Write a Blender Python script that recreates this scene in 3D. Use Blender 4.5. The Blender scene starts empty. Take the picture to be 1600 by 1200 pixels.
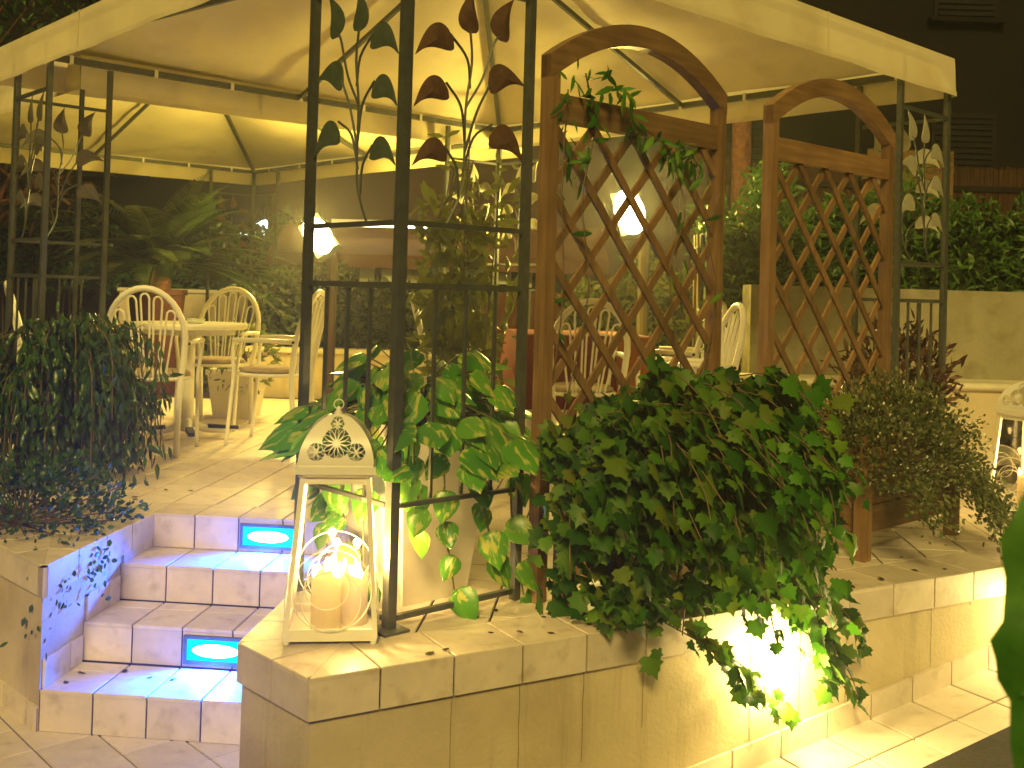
import bpy, bmesh, math, random
import numpy as np
from mathutils import Vector, Matrix
random.seed(7); rng = np.random.default_rng(7)
sc = bpy.context.scene
col = sc.collection
R = math.radians

# ------------------------------------------------------------------ camera
cam_d = bpy.data.cameras.new('camera'); cam = bpy.data.objects.new('camera', cam_d); col.objects.link(cam)
cam_d.sensor_width = 36.0; cam_d.lens = 36.0 * 1661.7 / 1600.0
cam_d.shift_y = -176.56 / 1600.0
cam_d.clip_start = 0.05; cam_d.clip_end = 500
pit, rol = 0.0182, 0.0284
fw = Vector((0, math.cos(pit), math.sin(pit))); up = Vector((0, -math.sin(pit), math.cos(pit))); rt = Vector((1, 0, 0))
rt2 = rt * math.cos(rol) + up * math.sin(rol); up2 = up * math.cos(rol) - rt * math.sin(rol)
m = Matrix((rt2, up2, -fw)).transposed().to_4x4(); m.translation = (0, 0, 1.0)
cam.matrix_world = m
cam_d.dof.use_dof = True; cam_d.dof.focus_distance = 3.6; cam_d.dof.aperture_fstop = 8.0
sc.camera = cam

# ------------------------------------------------------------------ night sky, street glow, exposure
SUN_AZ, SUN_EL = R(185), R(37)          # compass-like: direction the glow comes from (behind the camera)
w = bpy.data.worlds.new('World'); sc.world = w; w.use_nodes = True
nt = w.node_tree; nt.nodes.clear()
sky = nt.nodes.new('ShaderNodeTexSky'); sky.sky_type = 'NISHITA'; sky.sun_disc = False
sky.sun_elevation = R(37); sky.sun_rotation = R(185)
mx = nt.nodes.new('ShaderNodeMix'); mx.data_type = 'RGBA'; mx.blend_type = 'MULTIPLY'; mx.inputs[0].default_value = 1
mx.inputs[7].default_value = (1.0, 0.50, 0.12, 1)
bg = nt.nodes.new('ShaderNodeBackground'); bg.inputs[1].default_value = 0.007
ow = nt.nodes.new('ShaderNodeOutputWorld')
nt.links.new(sky.outputs[0], mx.inputs[6]); nt.links.new(mx.outputs[2], bg.inputs[0]); nt.links.new(bg.outputs[0], ow.inputs[0])
sd = bpy.data.lights.new('sun', 'SUN'); sun = bpy.data.objects.new('sun', sd); col.objects.link(sun)
sd.energy = 3.0; sd.angle = R(14); sd.color = (1.0, 0.73, 0.21)
sdir = Vector((math.sin(SUN_AZ) * math.cos(SUN_EL), math.cos(SUN_AZ) * math.cos(SUN_EL), math.sin(SUN_EL)))
sun.rotation_euler = (-sdir).to_track_quat('-Z', 'Y').to_euler()
vs = sc.view_settings; vs.view_transform = 'Standard'; vs.look = 'None'; vs.gamma = 1; vs.exposure = 0; vs.use_curve_mapping = False
sc.render.engine = 'CYCLES'
sc.cycles.max_bounces = 6; sc.cycles.diffuse_bounces = 3; sc.cycles.glossy_bounces = 3
sc.cycles.transparent_max_bounces = 12; sc.cycles.sample_clamp_indirect = 6
sc.cycles.use_denoising = True

# ------------------------------------------------------------------ materials
MATS = {}
def mat(name, base, rough=0.6, metal=0.0, spec=0.4, vary=0.0, noise=(0, 8), island=None, bump=None, trans=0.0, dirt=None, second=None, coat=0):
    """procedural principled material; second=(color, scale, lo, hi) mixes a noise patch colour; dirt=(color, scale, amount)"""
    if name in MATS: return MATS[name]
    mt = bpy.data.materials.new(name); mt.use_nodes = True; MATS[name] = mt
    n = mt.node_tree.nodes; l = mt.node_tree.links
    b = n['Principled BSDF']; b.inputs['Roughness'].default_value = rough; b.inputs['Metallic'].default_value = metal
    b.inputs['Specular IOR Level'].default_value = spec
    if coat: b.inputs['Coat Weight'].default_value = coat
    tc = n.new('ShaderNodeTexCoord')
    c = n.new('ShaderNodeRGB'); c.outputs[0].default_value = (*base, 1); cur = c.outputs[0]
    if island:
        g = n.new('ShaderNodeNewGeometry'); rp = n.new('ShaderNodeValToRGB')
        els = rp.color_ramp.elements
        els[0].color = (*island[0], 1); els[1].color = (*island[-1], 1)
        for i, cc in enumerate(island[1:-1]):
            e = els.new((i + 1) / (len(island) - 1)); e.color = (*cc, 1)
        if vary == 'object':
            oi = n.new('ShaderNodeObjectInfo'); l.new(oi.outputs['Random'], rp.inputs[0])
        else: l.new(g.outputs['Random Per Island'], rp.inputs[0])
        cur = rp.outputs[0]
    if second:
        nz = n.new('ShaderNodeTexNoise'); nz.inputs['Scale'].default_value = second[1]; nz.inputs['Detail'].default_value = 5
        l.new(tc.outputs['Object'], nz.inputs['Vector'])
        mr = n.new('ShaderNodeMapRange'); mr.inputs[1].default_value = second[2]; mr.inputs[2].default_value = second[3]
        l.new(nz.outputs[0], mr.inputs[0])
        mm = n.new('ShaderNodeMix'); mm.data_type = 'RGBA'; l.new(mr.outputs[0], mm.inputs[0]); l.new(cur, mm.inputs[6]); mm.inputs[7].default_value = (*second[0], 1)
        cur = mm.outputs[2]
    if noise[0]:
        nz = n.new('ShaderNodeTexNoise'); nz.inputs['Scale'].default_value = noise[1]; nz.inputs['Detail'].default_value = 6; nz.inputs['Roughness'].default_value = .65
        l.new(tc.outputs['Object'], nz.inputs['Vector'])
        mr = n.new('ShaderNodeMapRange'); mr.inputs[1].default_value = .25; mr.inputs[2].default_value = .75; mr.inputs[3].default_value = 1 - noise[0]; mr.inputs[4].default_value = 1 + noise[0]
        l.new(nz.outputs[0], mr.inputs[0])
        mm = n.new('ShaderNodeVectorMath'); mm.operation = 'SCALE'; l.new(cur, mm.inputs[0]); l.new(mr.outputs[0], mm.inputs['Scale']); cur = mm.outputs[0]
    if vary and vary != 'object':
        oi = n.new('ShaderNodeObjectInfo'); mr = n.new('ShaderNodeMapRange'); mr.inputs[3].default_value = 1 - vary; mr.inputs[4].default_value = 1 + vary
        l.new(oi.outputs['Random'], mr.inputs[0])
        mm = n.new('ShaderNodeVectorMath'); mm.operation = 'SCALE'; l.new(cur, mm.inputs[0]); l.new(mr.outputs[0], mm.inputs['Scale']); cur = mm.outputs[0]
    l.new(cur, b.inputs['Base Color'])
    if bump:
        nz = n.new('ShaderNodeTexNoise'); nz.inputs['Scale'].default_value = bump[1]; nz.inputs['Detail'].default_value = 4
        l.new(tc.outputs['Object'], nz.inputs['Vector'])
        bp = n.new('ShaderNodeBump'); bp.inputs['Strength'].default_value = bump[0]; bp.inputs['Distance'].default_value = bump[2] if len(bump) > 2 else .004
        l.new(nz.outputs[0], bp.inputs['Height']); l.new(bp.outputs[0], b.inputs['Normal'])
    if trans:
        out = n['Material Output']; tr = n.new('ShaderNodeBsdfTranslucent'); l.new(cur, tr.inputs[0])
        ms = n.new('ShaderNodeMixShader'); ms.inputs[0].default_value = trans
        l.new(b.outputs[0], ms.inputs[1]); l.new(tr.outputs[0], ms.inputs[2]); l.new(ms.outputs[0], out.inputs[0])
    return mt
def emit(name, color, strength):
    mt = bpy.data.materials.new(name); mt.use_nodes = True; n = mt.node_tree.nodes; n.clear()
    e = n.new('ShaderNodeEmission'); e.inputs[0].default_value = (*color, 1); e.inputs[1].default_value = strength
    o = n.new('ShaderNodeOutputMaterial'); mt.node_tree.links.new(e.outputs[0], o.inputs[0]); return mt
def wood_mat(name, a, bcol, axis='Z'):
    mt = bpy.data.materials.new(name); mt.use_nodes = True; n = mt.node_tree.nodes; l = mt.node_tree.links
    b = n['Principled BSDF']; b.inputs['Roughness'].default_value = .55
    tc = n.new('ShaderNodeTexCoord'); mp = n.new('ShaderNodeMapping'); s = {'X': (2, 30, 30), 'Y': (30, 2, 30), 'Z': (30, 30, 2)}[axis]
    mp.inputs['Scale'].default_value = s; l.new(tc.outputs['Object'], mp.inputs[0])
    nz = n.new('ShaderNodeTexNoise'); nz.inputs['Scale'].default_value = 1.6; nz.inputs['Detail'].default_value = 6; l.new(mp.outputs[0], nz.inputs['Vector'])
    rp = n.new('ShaderNodeValToRGB'); rp.color_ramp.elements[0].position = .3; rp.color_ramp.elements[1].position = .7
    rp.color_ramp.elements[0].color = (*a, 1); rp.color_ramp.elements[1].color = (*bcol, 1); l.new(nz.outputs[0], rp.inputs[0])
    oi = n.new('ShaderNodeObjectInfo'); mr = n.new('ShaderNodeMapRange'); mr.inputs[3].default_value = .72; mr.inputs[4].default_value = 1.2; l.new(oi.outputs['Random'], mr.inputs[0])
    n2 = n.new('ShaderNodeTexNoise'); n2.inputs['Scale'].default_value = 5; n2.inputs['Detail'].default_value = 3; l.new(tc.outputs['Object'], n2.inputs['Vector'])
    m2 = n.new('ShaderNodeMapRange'); m2.inputs[1].default_value = .3; m2.inputs[2].default_value = .7; m2.inputs[3].default_value = .75; m2.inputs[4].default_value = 1.15; l.new(n2.outputs[0], m2.inputs[0])
    mu = n.new('ShaderNodeMath'); mu.operation = 'MULTIPLY'; l.new(mr.outputs[0], mu.inputs[0]); l.new(m2.outputs[0], mu.inputs[1])
    sc_ = n.new('ShaderNodeVectorMath'); sc_.operation = 'SCALE'; l.new(rp.outputs[0], sc_.inputs[0]); l.new(mu.outputs[0], sc_.inputs['Scale']); l.new(sc_.outputs[0], b.inputs['Base Color'])
    bp = n.new('ShaderNodeBump'); bp.inputs['Strength'].default_value = .25; bp.inputs['Distance'].default_value = .002; l.new(nz.outputs[0], bp.inputs['Height']); l.new(bp.outputs[0], b.inputs['Normal'])
    return mt
def pane_mat(name, refl=.10, tint=(.95, .97, .95)):
    mt = bpy.data.materials.new(name); mt.use_nodes = True; n = mt.node_tree.nodes; l = mt.node_tree.links; n.clear()
    o = n.new('ShaderNodeOutputMaterial'); t = n.new('ShaderNodeBsdfTransparent'); t.inputs[0].default_value = (*tint, 1)
    g = n.new('ShaderNodeBsdfGlossy'); g.inputs['Roughness'].default_value = .03
    fr = n.new('ShaderNodeFresnel'); fr.inputs[0].default_value = 1.45
    ad = n.new('ShaderNodeMath'); ad.operation = 'ADD'; ad.inputs[1].default_value = refl; l.new(fr.outputs[0], ad.inputs[0])
    ms = n.new('ShaderNodeMixShader'); l.new(ad.outputs[0], ms.inputs[0]); l.new(t.outputs[0], ms.inputs[1]); l.new(g.outputs[0], ms.inputs[2]); l.new(ms.outputs[0], o.inputs[0])
    return mt

M_tile = mat('glazed_tile', (.68, .60, .50), rough=.38, vary=.10, noise=(.14, 9), bump=(.25, 40, .003), second=((.46, .38, .28), 14, .56, .80))
M_grout = mat('dark_grout', (.035, .026, .022), rough=.9, noise=(.3, 30))
M_plaster = mat('cream_plaster', (.58, .50, .33), rough=.85, noise=(.13, 3.5), bump=(.5, 70, .004), second=((.40, .32, .18), 2.2, .52, .78))
def streaks(mt, col2):
    n = mt.node_tree.nodes; l = mt.node_tree.links; b = n['Principled BSDF']; src = b.inputs['Base Color'].links[0].from_socket
    tc = n.new('ShaderNodeTexCoord'); mp = n.new('ShaderNodeMapping'); mp.inputs['Scale'].default_value = (9, 9, .7); l.new(tc.outputs['Object'], mp.inputs[0])
    nz = n.new('ShaderNodeTexNoise'); nz.inputs['Scale'].default_value = 1.2; nz.inputs['Detail'].default_value = 7; nz.inputs['Roughness'].default_value = .7; l.new(mp.outputs[0], nz.inputs['Vector'])
    mr = n.new('ShaderNodeMapRange'); mr.inputs[1].default_value = .54; mr.inputs[2].default_value = .78; mr.inputs[4].default_value = .5; l.new(nz.outputs[0], mr.inputs[0])
    mm = n.new('ShaderNodeMix'); mm.data_type = 'RGBA'; l.new(mr.outputs[0], mm.inputs[0]); l.new(src, mm.inputs[6]); mm.inputs[7].default_value = (*col2, 1); l.new(mm.outputs[2], b.inputs['Base Color'])
streaks(M_plaster, (.20, .15, .07))
M_whiteplaster = mat('rough_white_plaster', (.29, .27, .17), rough=.9, noise=(.16, 5), bump=(.7, 45, .006), second=((.20, .18, .11), 9, .5, .8))
M_metal = mat('green_grey_iron', (.10, .11, .09), rough=.42, metal=.35, spec=.5, noise=(.25, 25))
M_leafmetal = mat('patinated_iron_leaf', (.20, .21, .155), rough=.5, metal=.2, noise=(.25, 30), bump=(.3, 60, .003))
M_canvas = mat('cream_canvas', (.80, .72, .46), rough=.85, noise=(.10, 1.6), second=((.62, .52, .28), 2.6, .55, .85), bump=(.15, 120, .002), trans=.08)
M_white = mat('cream_white_enamel', (.86, .84, .74), rough=.32, spec=.5, noise=(.05, 12))
M_wood = wood_mat('stained_wood', (.18, .098, .040), (.31, .185, .08))
M_woodx = wood_mat('stained_wood_lengthwise', (.18, .098, .040), (.31, .185, .08), 'X')
M_terra = mat('terracotta', (.07, .022, .012), rough=.8, noise=(.2, 8))
M_cloth = mat('red_tablecloth', (.17, .022, .012), rough=.9, noise=(.12, 6), bump=(.2, 60))
M_cloth2 = mat('orange_table_runner', (.34, .11, .02), rough=.9, noise=(.1, 6))
M_cushion = mat('beige_cushion', (.42, .34, .25), rough=.95, noise=(.15, 20), bump=(.4, 90))
M_dark = mat('dark_rubber', (.02, .02, .025), rough=.5)
M_soil = mat('soil', (.03, .022, .015), rough=1, noise=(.4, 30), bump=(1, 40, .02))
M_pot_white = mat('white_planter', (.74, .70, .60), rough=.5, noise=(.08, 5), bump=(.15, 30))
M_pot_dark = mat('grey_planter', (.10, .10, .10), rough=.6, noise=(.15, 10))
M_bark = mat('pine_bark', (.16, .07, .035), rough=.95, noise=(.5, 22), bump=(1, 18, .03))
M_stem = mat('green_stem', (.09, .10, .03), rough=.6)
M_twig = mat('brown_twig', (.14, .10, .06), rough=.8)
M_building = mat('dark_facade', (.004, .003, .002), rough=.95, noise=(.25, 1.2))
M_shutter = mat('brown_shutter', (.0045, .003, .002), rough=.8, noise=(.2, 4))
M_reed = mat('reed_screen', (.05, .025, .012), rough=.95, noise=(.3, 6))
M_sign = mat('yellow_sign_board', (.14, .08, .02), rough=.6, noise=(.12, 6))
M_ink = mat('dark_print', (.05, .035, .02), rough=.8)
M_awning = mat('brown_awning', (.12, .05, .02), rough=.85, noise=(.2, 3))
M_dark_sheet = mat('dark_sheet_surface', (.04, .035, .03), rough=.95, noise=(.3, 40), bump=(.6, 120, .006))
M_ivy = mat('ivy_leaf', (0, 0, 0), rough=.5, spec=.28, vary='object', island=[(.018, .085, .004), (.04, .15, .006), (.075, .23, .01), (.14, .26, .015)], noise=(.15, 30), trans=.25)
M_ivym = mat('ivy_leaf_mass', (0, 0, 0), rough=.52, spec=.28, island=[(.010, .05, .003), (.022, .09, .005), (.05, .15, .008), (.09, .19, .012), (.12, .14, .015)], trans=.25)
M_pothos = mat('variegated_leaf', (0, 0, 0), rough=.28, spec=.5, vary='object', island=[(.05, .20, .012), (.08, .27, .018), (.13, .33, .025)], trans=.2)
def streak(mt, col2):
    n = mt.node_tree.nodes; l = mt.node_tree.links; b = n['Principled BSDF']; src = b.inputs['Base Color'].links[0].from_socket
    tc = n.new('ShaderNodeTexCoord'); oi = n.new('ShaderNodeObjectInfo'); mp = n.new('ShaderNodeMapping'); mp.inputs['Scale'].default_value = (5.5, 1.6, 1)
    l.new(tc.outputs['Object'], mp.inputs[0]); ml = n.new('ShaderNodeMath'); ml.operation = 'MULTIPLY'; ml.inputs[1].default_value = 40; l.new(oi.outputs['Random'], ml.inputs[0]); l.new(ml.outputs[0], mp.inputs['Location'])
    nz = n.new('ShaderNodeTexNoise'); nz.inputs['Scale'].default_value = 1.3; nz.inputs['Detail'].default_value = 4; nz.inputs['Distortion'].default_value = .6; l.new(mp.outputs[0], nz.inputs['Vector'])
    mr = n.new('ShaderNodeMapRange'); mr.inputs[1].default_value = .54; mr.inputs[2].default_value = .62; l.new(nz.outputs[0], mr.inputs[0])
    mm = n.new('ShaderNodeMix'); mm.data_type = 'RGBA'; l.new(mr.outputs[0], mm.inputs[0]); l.new(src, mm.inputs[6]); mm.inputs[7].default_value = (*col2, 1); l.new(mm.outputs[2], b.inputs['Base Color'])
streak(M_pothos, (.48, .50, .12))
M_ficus = mat('dark_glossy_leaf', (0, 0, 0), rough=.32, spec=.5, island=[(.014, .045, .005), (.03, .085, .009), (.06, .13, .02)], trans=.15)
M_fine = mat('fine_leaf', (0, 0, 0), rough=.5, island=[(.05, .07, .02), (.09, .12, .03), (.20, .21, .09)], trans=.15)
M_purple = mat('bronze_leaf', (0, 0, 0), rough=.4, island=[(.05, .022, .02), (.08, .04, .03), (.13, .08, .05)], trans=.15)
M_hedge = mat('hedge_leaf', (0, 0, 0), rough=.42, island=[(.025, .07, .01), (.05, .12, .016), (.10, .19, .03)], trans=.2)
M_dry = mat('yellow_green_leaf', (0, 0, 0), rough=.45, island=[(.08, .14, .02), (.16, .20, .03), (.26, .24, .05)], trans=.3)
M_palm = mat('palm_leaflet', (0, 0, 0), rough=.4, island=[(.012, .032, .006), (.025, .05, .01), (.05, .06, .016)], trans=.1)
M_glass = pane_mat('lantern_glass')
M_wax = mat('candle_wax', (.90, .82, .62), rough=.5, trans=.6)
M_flame = emit('candle_flame', (1.0, .62, .18), 60)

# ------------------------------------------------------------------ helpers
def lk(o, parent=None, label=None, cat=None, group=None, kind=None):
    col.objects.link(o)
    if parent: o.parent = parent
    if label: o['label'] = label
    if cat: o['category'] = cat
    if group: o['group'] = group
    if kind: o['kind'] = kind
    return o
def thing(name, label, cat, loc=(0, 0, 0), rz=0, group=None):
    o = bpy.data.objects.new(name, None); o.empty_display_size = .1
    o.location = loc; o.rotation_euler = (0, 0, rz)
    return lk(o, None, label, cat, group)
class MB:
    def __init__(s): s.v = []; s.f = []
    def add(s, vs, fs):
        o = len(s.v); s.v += [tuple(x) for x in vs]; s.f += [tuple(i + o for i in f) for f in fs]; return s
    def box(s, c, d, rz=0, M=None):
        x, y, z = d[0] / 2, d[1] / 2, d[2] / 2
        P = [Vector((a, b, e)) for e in (-z, z) for a, b in ((-x, -y), (x, -y), (x, y), (-x, y))]
        rm = M if M is not None else Matrix.Rotation(rz, 3, 'Z')
        return s.add([rm @ p + Vector(c) for p in P], [(3, 2, 1, 0), (4, 5, 6, 7), (0, 1, 5, 4), (1, 2, 6, 5), (2, 3, 7, 6), (3, 0, 4, 7)])
    def bar(s, a, b, wd, ht, upv=(0, 0, 1)):
        a = Vector(a); b = Vector(b); d = (b - a); L = d.length; d.normalize(); upv = Vector(upv)
        if abs(d.dot(upv)) > .98: upv = Vector((0, 1, 0))
        x = d.cross(upv).normalized(); z = x.cross(d)
        return s.box((a + b) / 2, (wd, L, ht), M=Matrix((x, d, z)).transposed())
    def tube(s, pts, r, n=6, cap=True):
        pts = [Vector(p) for p in pts]; rs = r if isinstance(r, (list, tuple)) else [r] * len(pts)
        o = len(s.v); ref = None
        for i, p in enumerate(pts):
            d = (pts[min(i + 1, len(pts) - 1)] - pts[max(i - 1, 0)]).normalized()
            if ref is None:
                ref = Vector((0, 0, 1)) if abs(d.z) < .9 else Vector((1, 0, 0))
            x = d.cross(ref).normalized(); y = x.cross(d).normalized(); ref = y if abs(y.dot(d)) < .9 else ref
            for k in range(n):
                a = 2 * math.pi * k / n; s.v.append(tuple(p + (x * math.cos(a) + y * math.sin(a)) * rs[i]))
        for i in range(len(pts) - 1):
            for k in range(n):
                a = o + i * n + k; b = o + i * n + (k + 1) % n; s.f.append((a, b, b + n, a + n))
        if cap:
            s.f.append(tuple(o + k for k in range(n))[::-1]); e = o + (len(pts) - 1) * n; s.f.append(tuple(e + k for k in range(n)))
        return s
    def lathe(s, prof, c=(0, 0, 0), n=24, capb=True, capt=True):
        o = len(s.v)
        for r, z in prof:
            for k in range(n):
                a = 2 * math.pi * k / n; s.v.append((c[0] + r * math.cos(a), c[1] + r * math.sin(a), c[2] + z))
        for i in range(len(prof) - 1):
            for k in range(n):
                a = o + i * n + k; b = o + i * n + (k + 1) % n; s.f.append((a, b, b + n, a + n))
        if capb: s.f.append(tuple(o + k for k in range(n))[::-1])
        if capt: e = o + (len(prof) - 1) * n; s.f.append(tuple(e + k for k in range(n)))
        return s
    def prism(s, poly, z0, z1, ch=0.0):
        """poly ccw 2d; chamfered top"""
        n = len(poly); o = len(s.v)
        cx = sum(p[0] for p in poly) / n; cy = sum(p[1] for p in poly) / n
        def ring(z, sh):
            for p in poly:
                d = math.hypot(p[0] - cx, p[1] - cy) or 1; k = max(0, 1 - sh / d)
                s.v.append((cx + (p[0] - cx) * k, cy + (p[1] - cy) * k, z))
        ring(z0, 0); ring(z1 - ch, 0); rows = 2
        if ch: ring(z1, ch * 1.5); rows = 3
        for i in range(rows - 1):
            for k in range(n):
                a = o + i * n + k; b = o + i * n + (k + 1) % n; s.f.append((a, b, b + n, a + n))
        s.f.append(tuple(o + k for k in range(n))[::-1]); e = o + (rows - 1) * n; s.f.append(tuple(e + k for k in range(n)))
        return s
    def mesh(s, name, m, smooth=False):
        me = bpy.data.meshes.new(name); me.from_pydata(s.v, [], s.f)
        if m: me.materials.append(m)
        if smooth: me.polygons.foreach_set('use_smooth', [True] * len(me.polygons))
        me.update(); return me
    def build(s, name, m, parent=None, smooth=False, **kw):
        return lk(bpy.data.objects.new(name, s.mesh(name, m, smooth)), parent, **kw)
def inst(name, me, parent=None, M=None, **kw):
    o = bpy.data.objects.new(name, me)
    if M is not None: o.matrix_local = M
    return lk(o, parent, **kw)
def copy_tree(o, parent=None):
    c = o.copy(); col.objects.link(c); c.parent = parent
    if parent: c.matrix_parent_inverse = o.matrix_parent_inverse
    for ch in list(o.children): copy_tree(ch, c)
    return c
def curve(pts, n=8):
    """catmull-rom through pts"""
    P = [Vector(p) for p in pts]; P = [P[0] * 2 - P[1]] + P + [P[-1] * 2 - P[-2]]; out = []
    for i in range(1, len(P) - 2):
        for k in range(n):
            t = k / n; a, b, c, d = P[i - 1:i + 3]
            out.append(.5 * ((2 * b) + (c - a) * t + (2 * a - 5 * b + 4 * c - d) * t * t + (3 * b - a - 3 * c + d) * t ** 3))
    out.append(P[-2]); return out
# leaf templates: tip along +Y, face normal +Z, base at the origin
def ivy_template():
    out = [(0, 0), (.22, -.10), (.50, .02), (.40, .22), (.62, .42), (.36, .50), (.30, .66), (.14, .72), (0, 1.0)]
    pts = out + [(-x, y) for x, y in reversed(out[1:-1])]
    v = [(x, y, -.22 * abs(x) - .12 * (y - .4) ** 2) for x, y in pts]; c = len(v); v.append((0, .38, .05))
    n = len(pts); return np.array(v), [(i, (i + 1) % n, c) for i in range(n)]
def heart_template():
    out = [(0, .06), (.16, -.02), (.36, .08), (.44, .28), (.38, .52), (.24, .76), (.08, .94), (0, 1.05)]
    v = []; f = []
    for x, y in out: v += [(-x, y, -.30 * x - .18 * y * y), (0, y, .02 - .18 * y * y), (x, y, -.30 * x - .18 * y * y)]
    for i in range(len(out) - 1):
        a = 3 * i; f += [(a, a + 1, a + 4), (a, a + 4, a + 3), (a + 1, a + 2, a + 5), (a + 1, a + 5, a + 4)]
    return np.array(v), f
def lance_template(wd=.16, droop=.35):
    ys = [0, .3, .65, 1.0]; ws = [.15, 1, .8, 0]; v = []; f = []
    for y, q in zip(ys, ws): v += [(-wd * q, y, -droop * y * y - .05 * q), (0, y, -droop * y * y), (wd * q, y, -droop * y * y - .05 * q)]
    for i in range(3):
        a = 3 * i; f += [(a, a + 1, a + 4), (a, a + 4, a + 3), (a + 1, a + 2, a + 5), (a + 1, a + 5, a + 4)]
    return np.array(v), f
def oval_template():
    return np.array([(0, 0, 0), (.3, .35, -.06), (.22, .75, -.1), (0, 1, -.16), (-.22, .75, -.1), (-.3, .35, -.06), (0, .5, .02)]), [(0, 1, 6), (1, 2, 6), (2, 3, 6), (3, 4, 6), (4, 5, 6), (5, 0, 6)]
IVY, HEART, LANCE, OVAL = ivy_template(), heart_template(), lance_template(), oval_template()
def frame_m(tip, nrm):
    y = Vector(tip).normalized(); n = Vector(nrm); z = (n - y * n.dot(y))
    if z.length < 1e-4: z = y.orthogonal()
    z.normalize(); x = y.cross(z); return Matrix((x, y, z)).transposed()
def leaf_mesh(name, tpl, places, m, parent=None, **kw):
    """places: list of (pos, tip dir, normal, size) -> one mesh"""
    V, Fc = tpl; N = len(V); vs_ = []; fs_ = []
    for i, (p, t, nn, sz) in enumerate(places):
        Mx = np.array(frame_m(t, nn)); vs_.append(V @ Mx.T * sz + np.array(p))
        fs_.append(np.array(Fc) + i * N)
    vs_ = np.concatenate(vs_); fs_ = np.concatenate(fs_)
    me = bpy.data.meshes.new(name); me.from_pydata(vs_.tolist(), [], fs_.tolist()); me.materials.append(m); me.polygons.foreach_set('use_smooth', [True] * len(me.polygons)); me.update()
    return lk(bpy.data.objects.new(name, me), parent, **kw)
def leaf_objs(name, tpl, places, m, parent):
    me = MB().add(tpl[0].tolist(), tpl[1]).mesh(name, m, True)
    for p, t, nn, sz in places:
        Mx = frame_m(t, nn).to_4x4(); Mx = Matrix.Translation(p) @ Mx @ Matrix.Scale(sz, 4)
        inst(name, me, parent, Mx)
def rv(s=1.0): return Vector(rng.normal(0, s, 3).tolist())
def U(a, b): return float(rng.uniform(a, b))

# ------------------------------------------------------------------ plan
th = .743; u2 = Vector((math.cos(th), math.sin(th), 0)); v2 = Vector((-math.sin(th), math.cos(th), 0))
F0 = Vector((-.33, 3.11, 0)); S = 3.46; PW = .505; HB = 2.2
def G(s, t, z=0): return F0 + u2 * s + v2 * t + Vector((0, 0, z))
TH = -.0907; su = Vector((math.cos(TH), math.sin(TH), 0)); sv = Vector((-math.sin(TH), math.cos(TH), 0)); O = Vector((-1.5195, 4.6054, 0))
def AB(a, b, z=0): return O + su * a + sv * b + Vector((0, 0, z))
RZ, TR = .1445, .2958; SW = .944; TP = .2
CTH = .5177; cu = Vector((math.cos(CTH), math.sin(CTH), 0)); cn = Vector((-math.sin(CTH), math.cos(CTH), 0)); c0 = Vector((-.3212, 2.8241, 0))
GZ = -4 * RZ
Pl = AB(0, -3 * TR); Pq = AB(SW, 0); Pc1 = Vector((-.719, 2.981, 0)); Pc2 = c0 - cu * .185
lw = Vector((-.715, .70, 0)).normalized()
Plf = Pl + lw * 2.6; Pr = c0 + cu * 7.2
CPT = .2167; CPH = .109

# ------------------------------------------------------------------ setting: ground, platform, stairs
def ground_z(p):
    s = (Vector(p) - c0).dot(cu)
    return GZ + max(0, min(s, 7) - .87) * .124
g = MB(); xs = [-20, -14, -8] + [-5 + .5 * i for i in range(29)] + [12, 16, 20]; ys = [-8, -6, -4] + [-2 + .5 * i for i in range(25)] + [14, 20, 26]
for y in ys:
    for x in xs: g.v.append((x, y, ground_z((x, y, 0)) - .007))
for j in range(len(ys) - 1):
    for i in range(len(xs) - 1):
        a = j * len(xs) + i; g.f.append((a, a + 1, a + 1 + len(xs), a + len(xs)))
ground = g.build('ground', M_grout, kind='structure')
tile_me = MB().prism([(.0035, .0035), (TP - .0035, .0035), (TP - .0035, TP - .0035), (.0035, TP - .0035)], -.012, 0, .002).mesh('tile', M_tile)
GT = .21
gt_me = MB().prism([(.0035, .0035), (GT - .0035, .0035), (GT - .0035, GT - .0035), (.0035, GT - .0035)], -.012, 0, .002).mesh('tile', M_tile)
rot_u = Matrix.Rotation(th, 4, 'Z')
for i in range(-8, 9):
    for j in range(-12, 6):
        p = Vector((-1.393, 3.721, 0)) + u2 * (i * GT) + v2 * (j * GT) + Vector((0, 0, GZ))
        if -2.6 < p.x < -.2 and 2.75 < p.y < 4.3 and (p - c0).dot(cn) > -.75: inst('tile', gt_me, ground, Matrix.Translation(p) @ rot_u)
sl = math.atan(.124); rm = Matrix.Rotation(CTH, 4, 'Z') @ Matrix.Rotation(-sl, 4, 'Y')
for i in range(-4, 16):
    for j in range(-2, 1):
        s = 1.643 + i * GT
        p = c0 + cu * s + cn * (.02 + (j - 0) * GT); p = Vector((p.x, p.y, GZ + (s - .87) * .124))
        inst('tile', gt_me, ground, Matrix.Translation(p) @ rm)
# dark sheet laid over the tiles beyond a narrow strip along the wall
sheet = MB(); a0 = c0 + cu * .6 - cn * .30
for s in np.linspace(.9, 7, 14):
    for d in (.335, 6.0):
        p = c0 + cu * s - cn * d; sheet.v.append((p.x, p.y, GZ + max(0, s - .87) * .124 + .004))
for i in range(13): sheet.f.append((2 * i, 2 * i + 1, 2 * i + 3, 2 * i + 2))
sheet.build('dark_sheet', M_dark_sheet, kind='structure')

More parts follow.
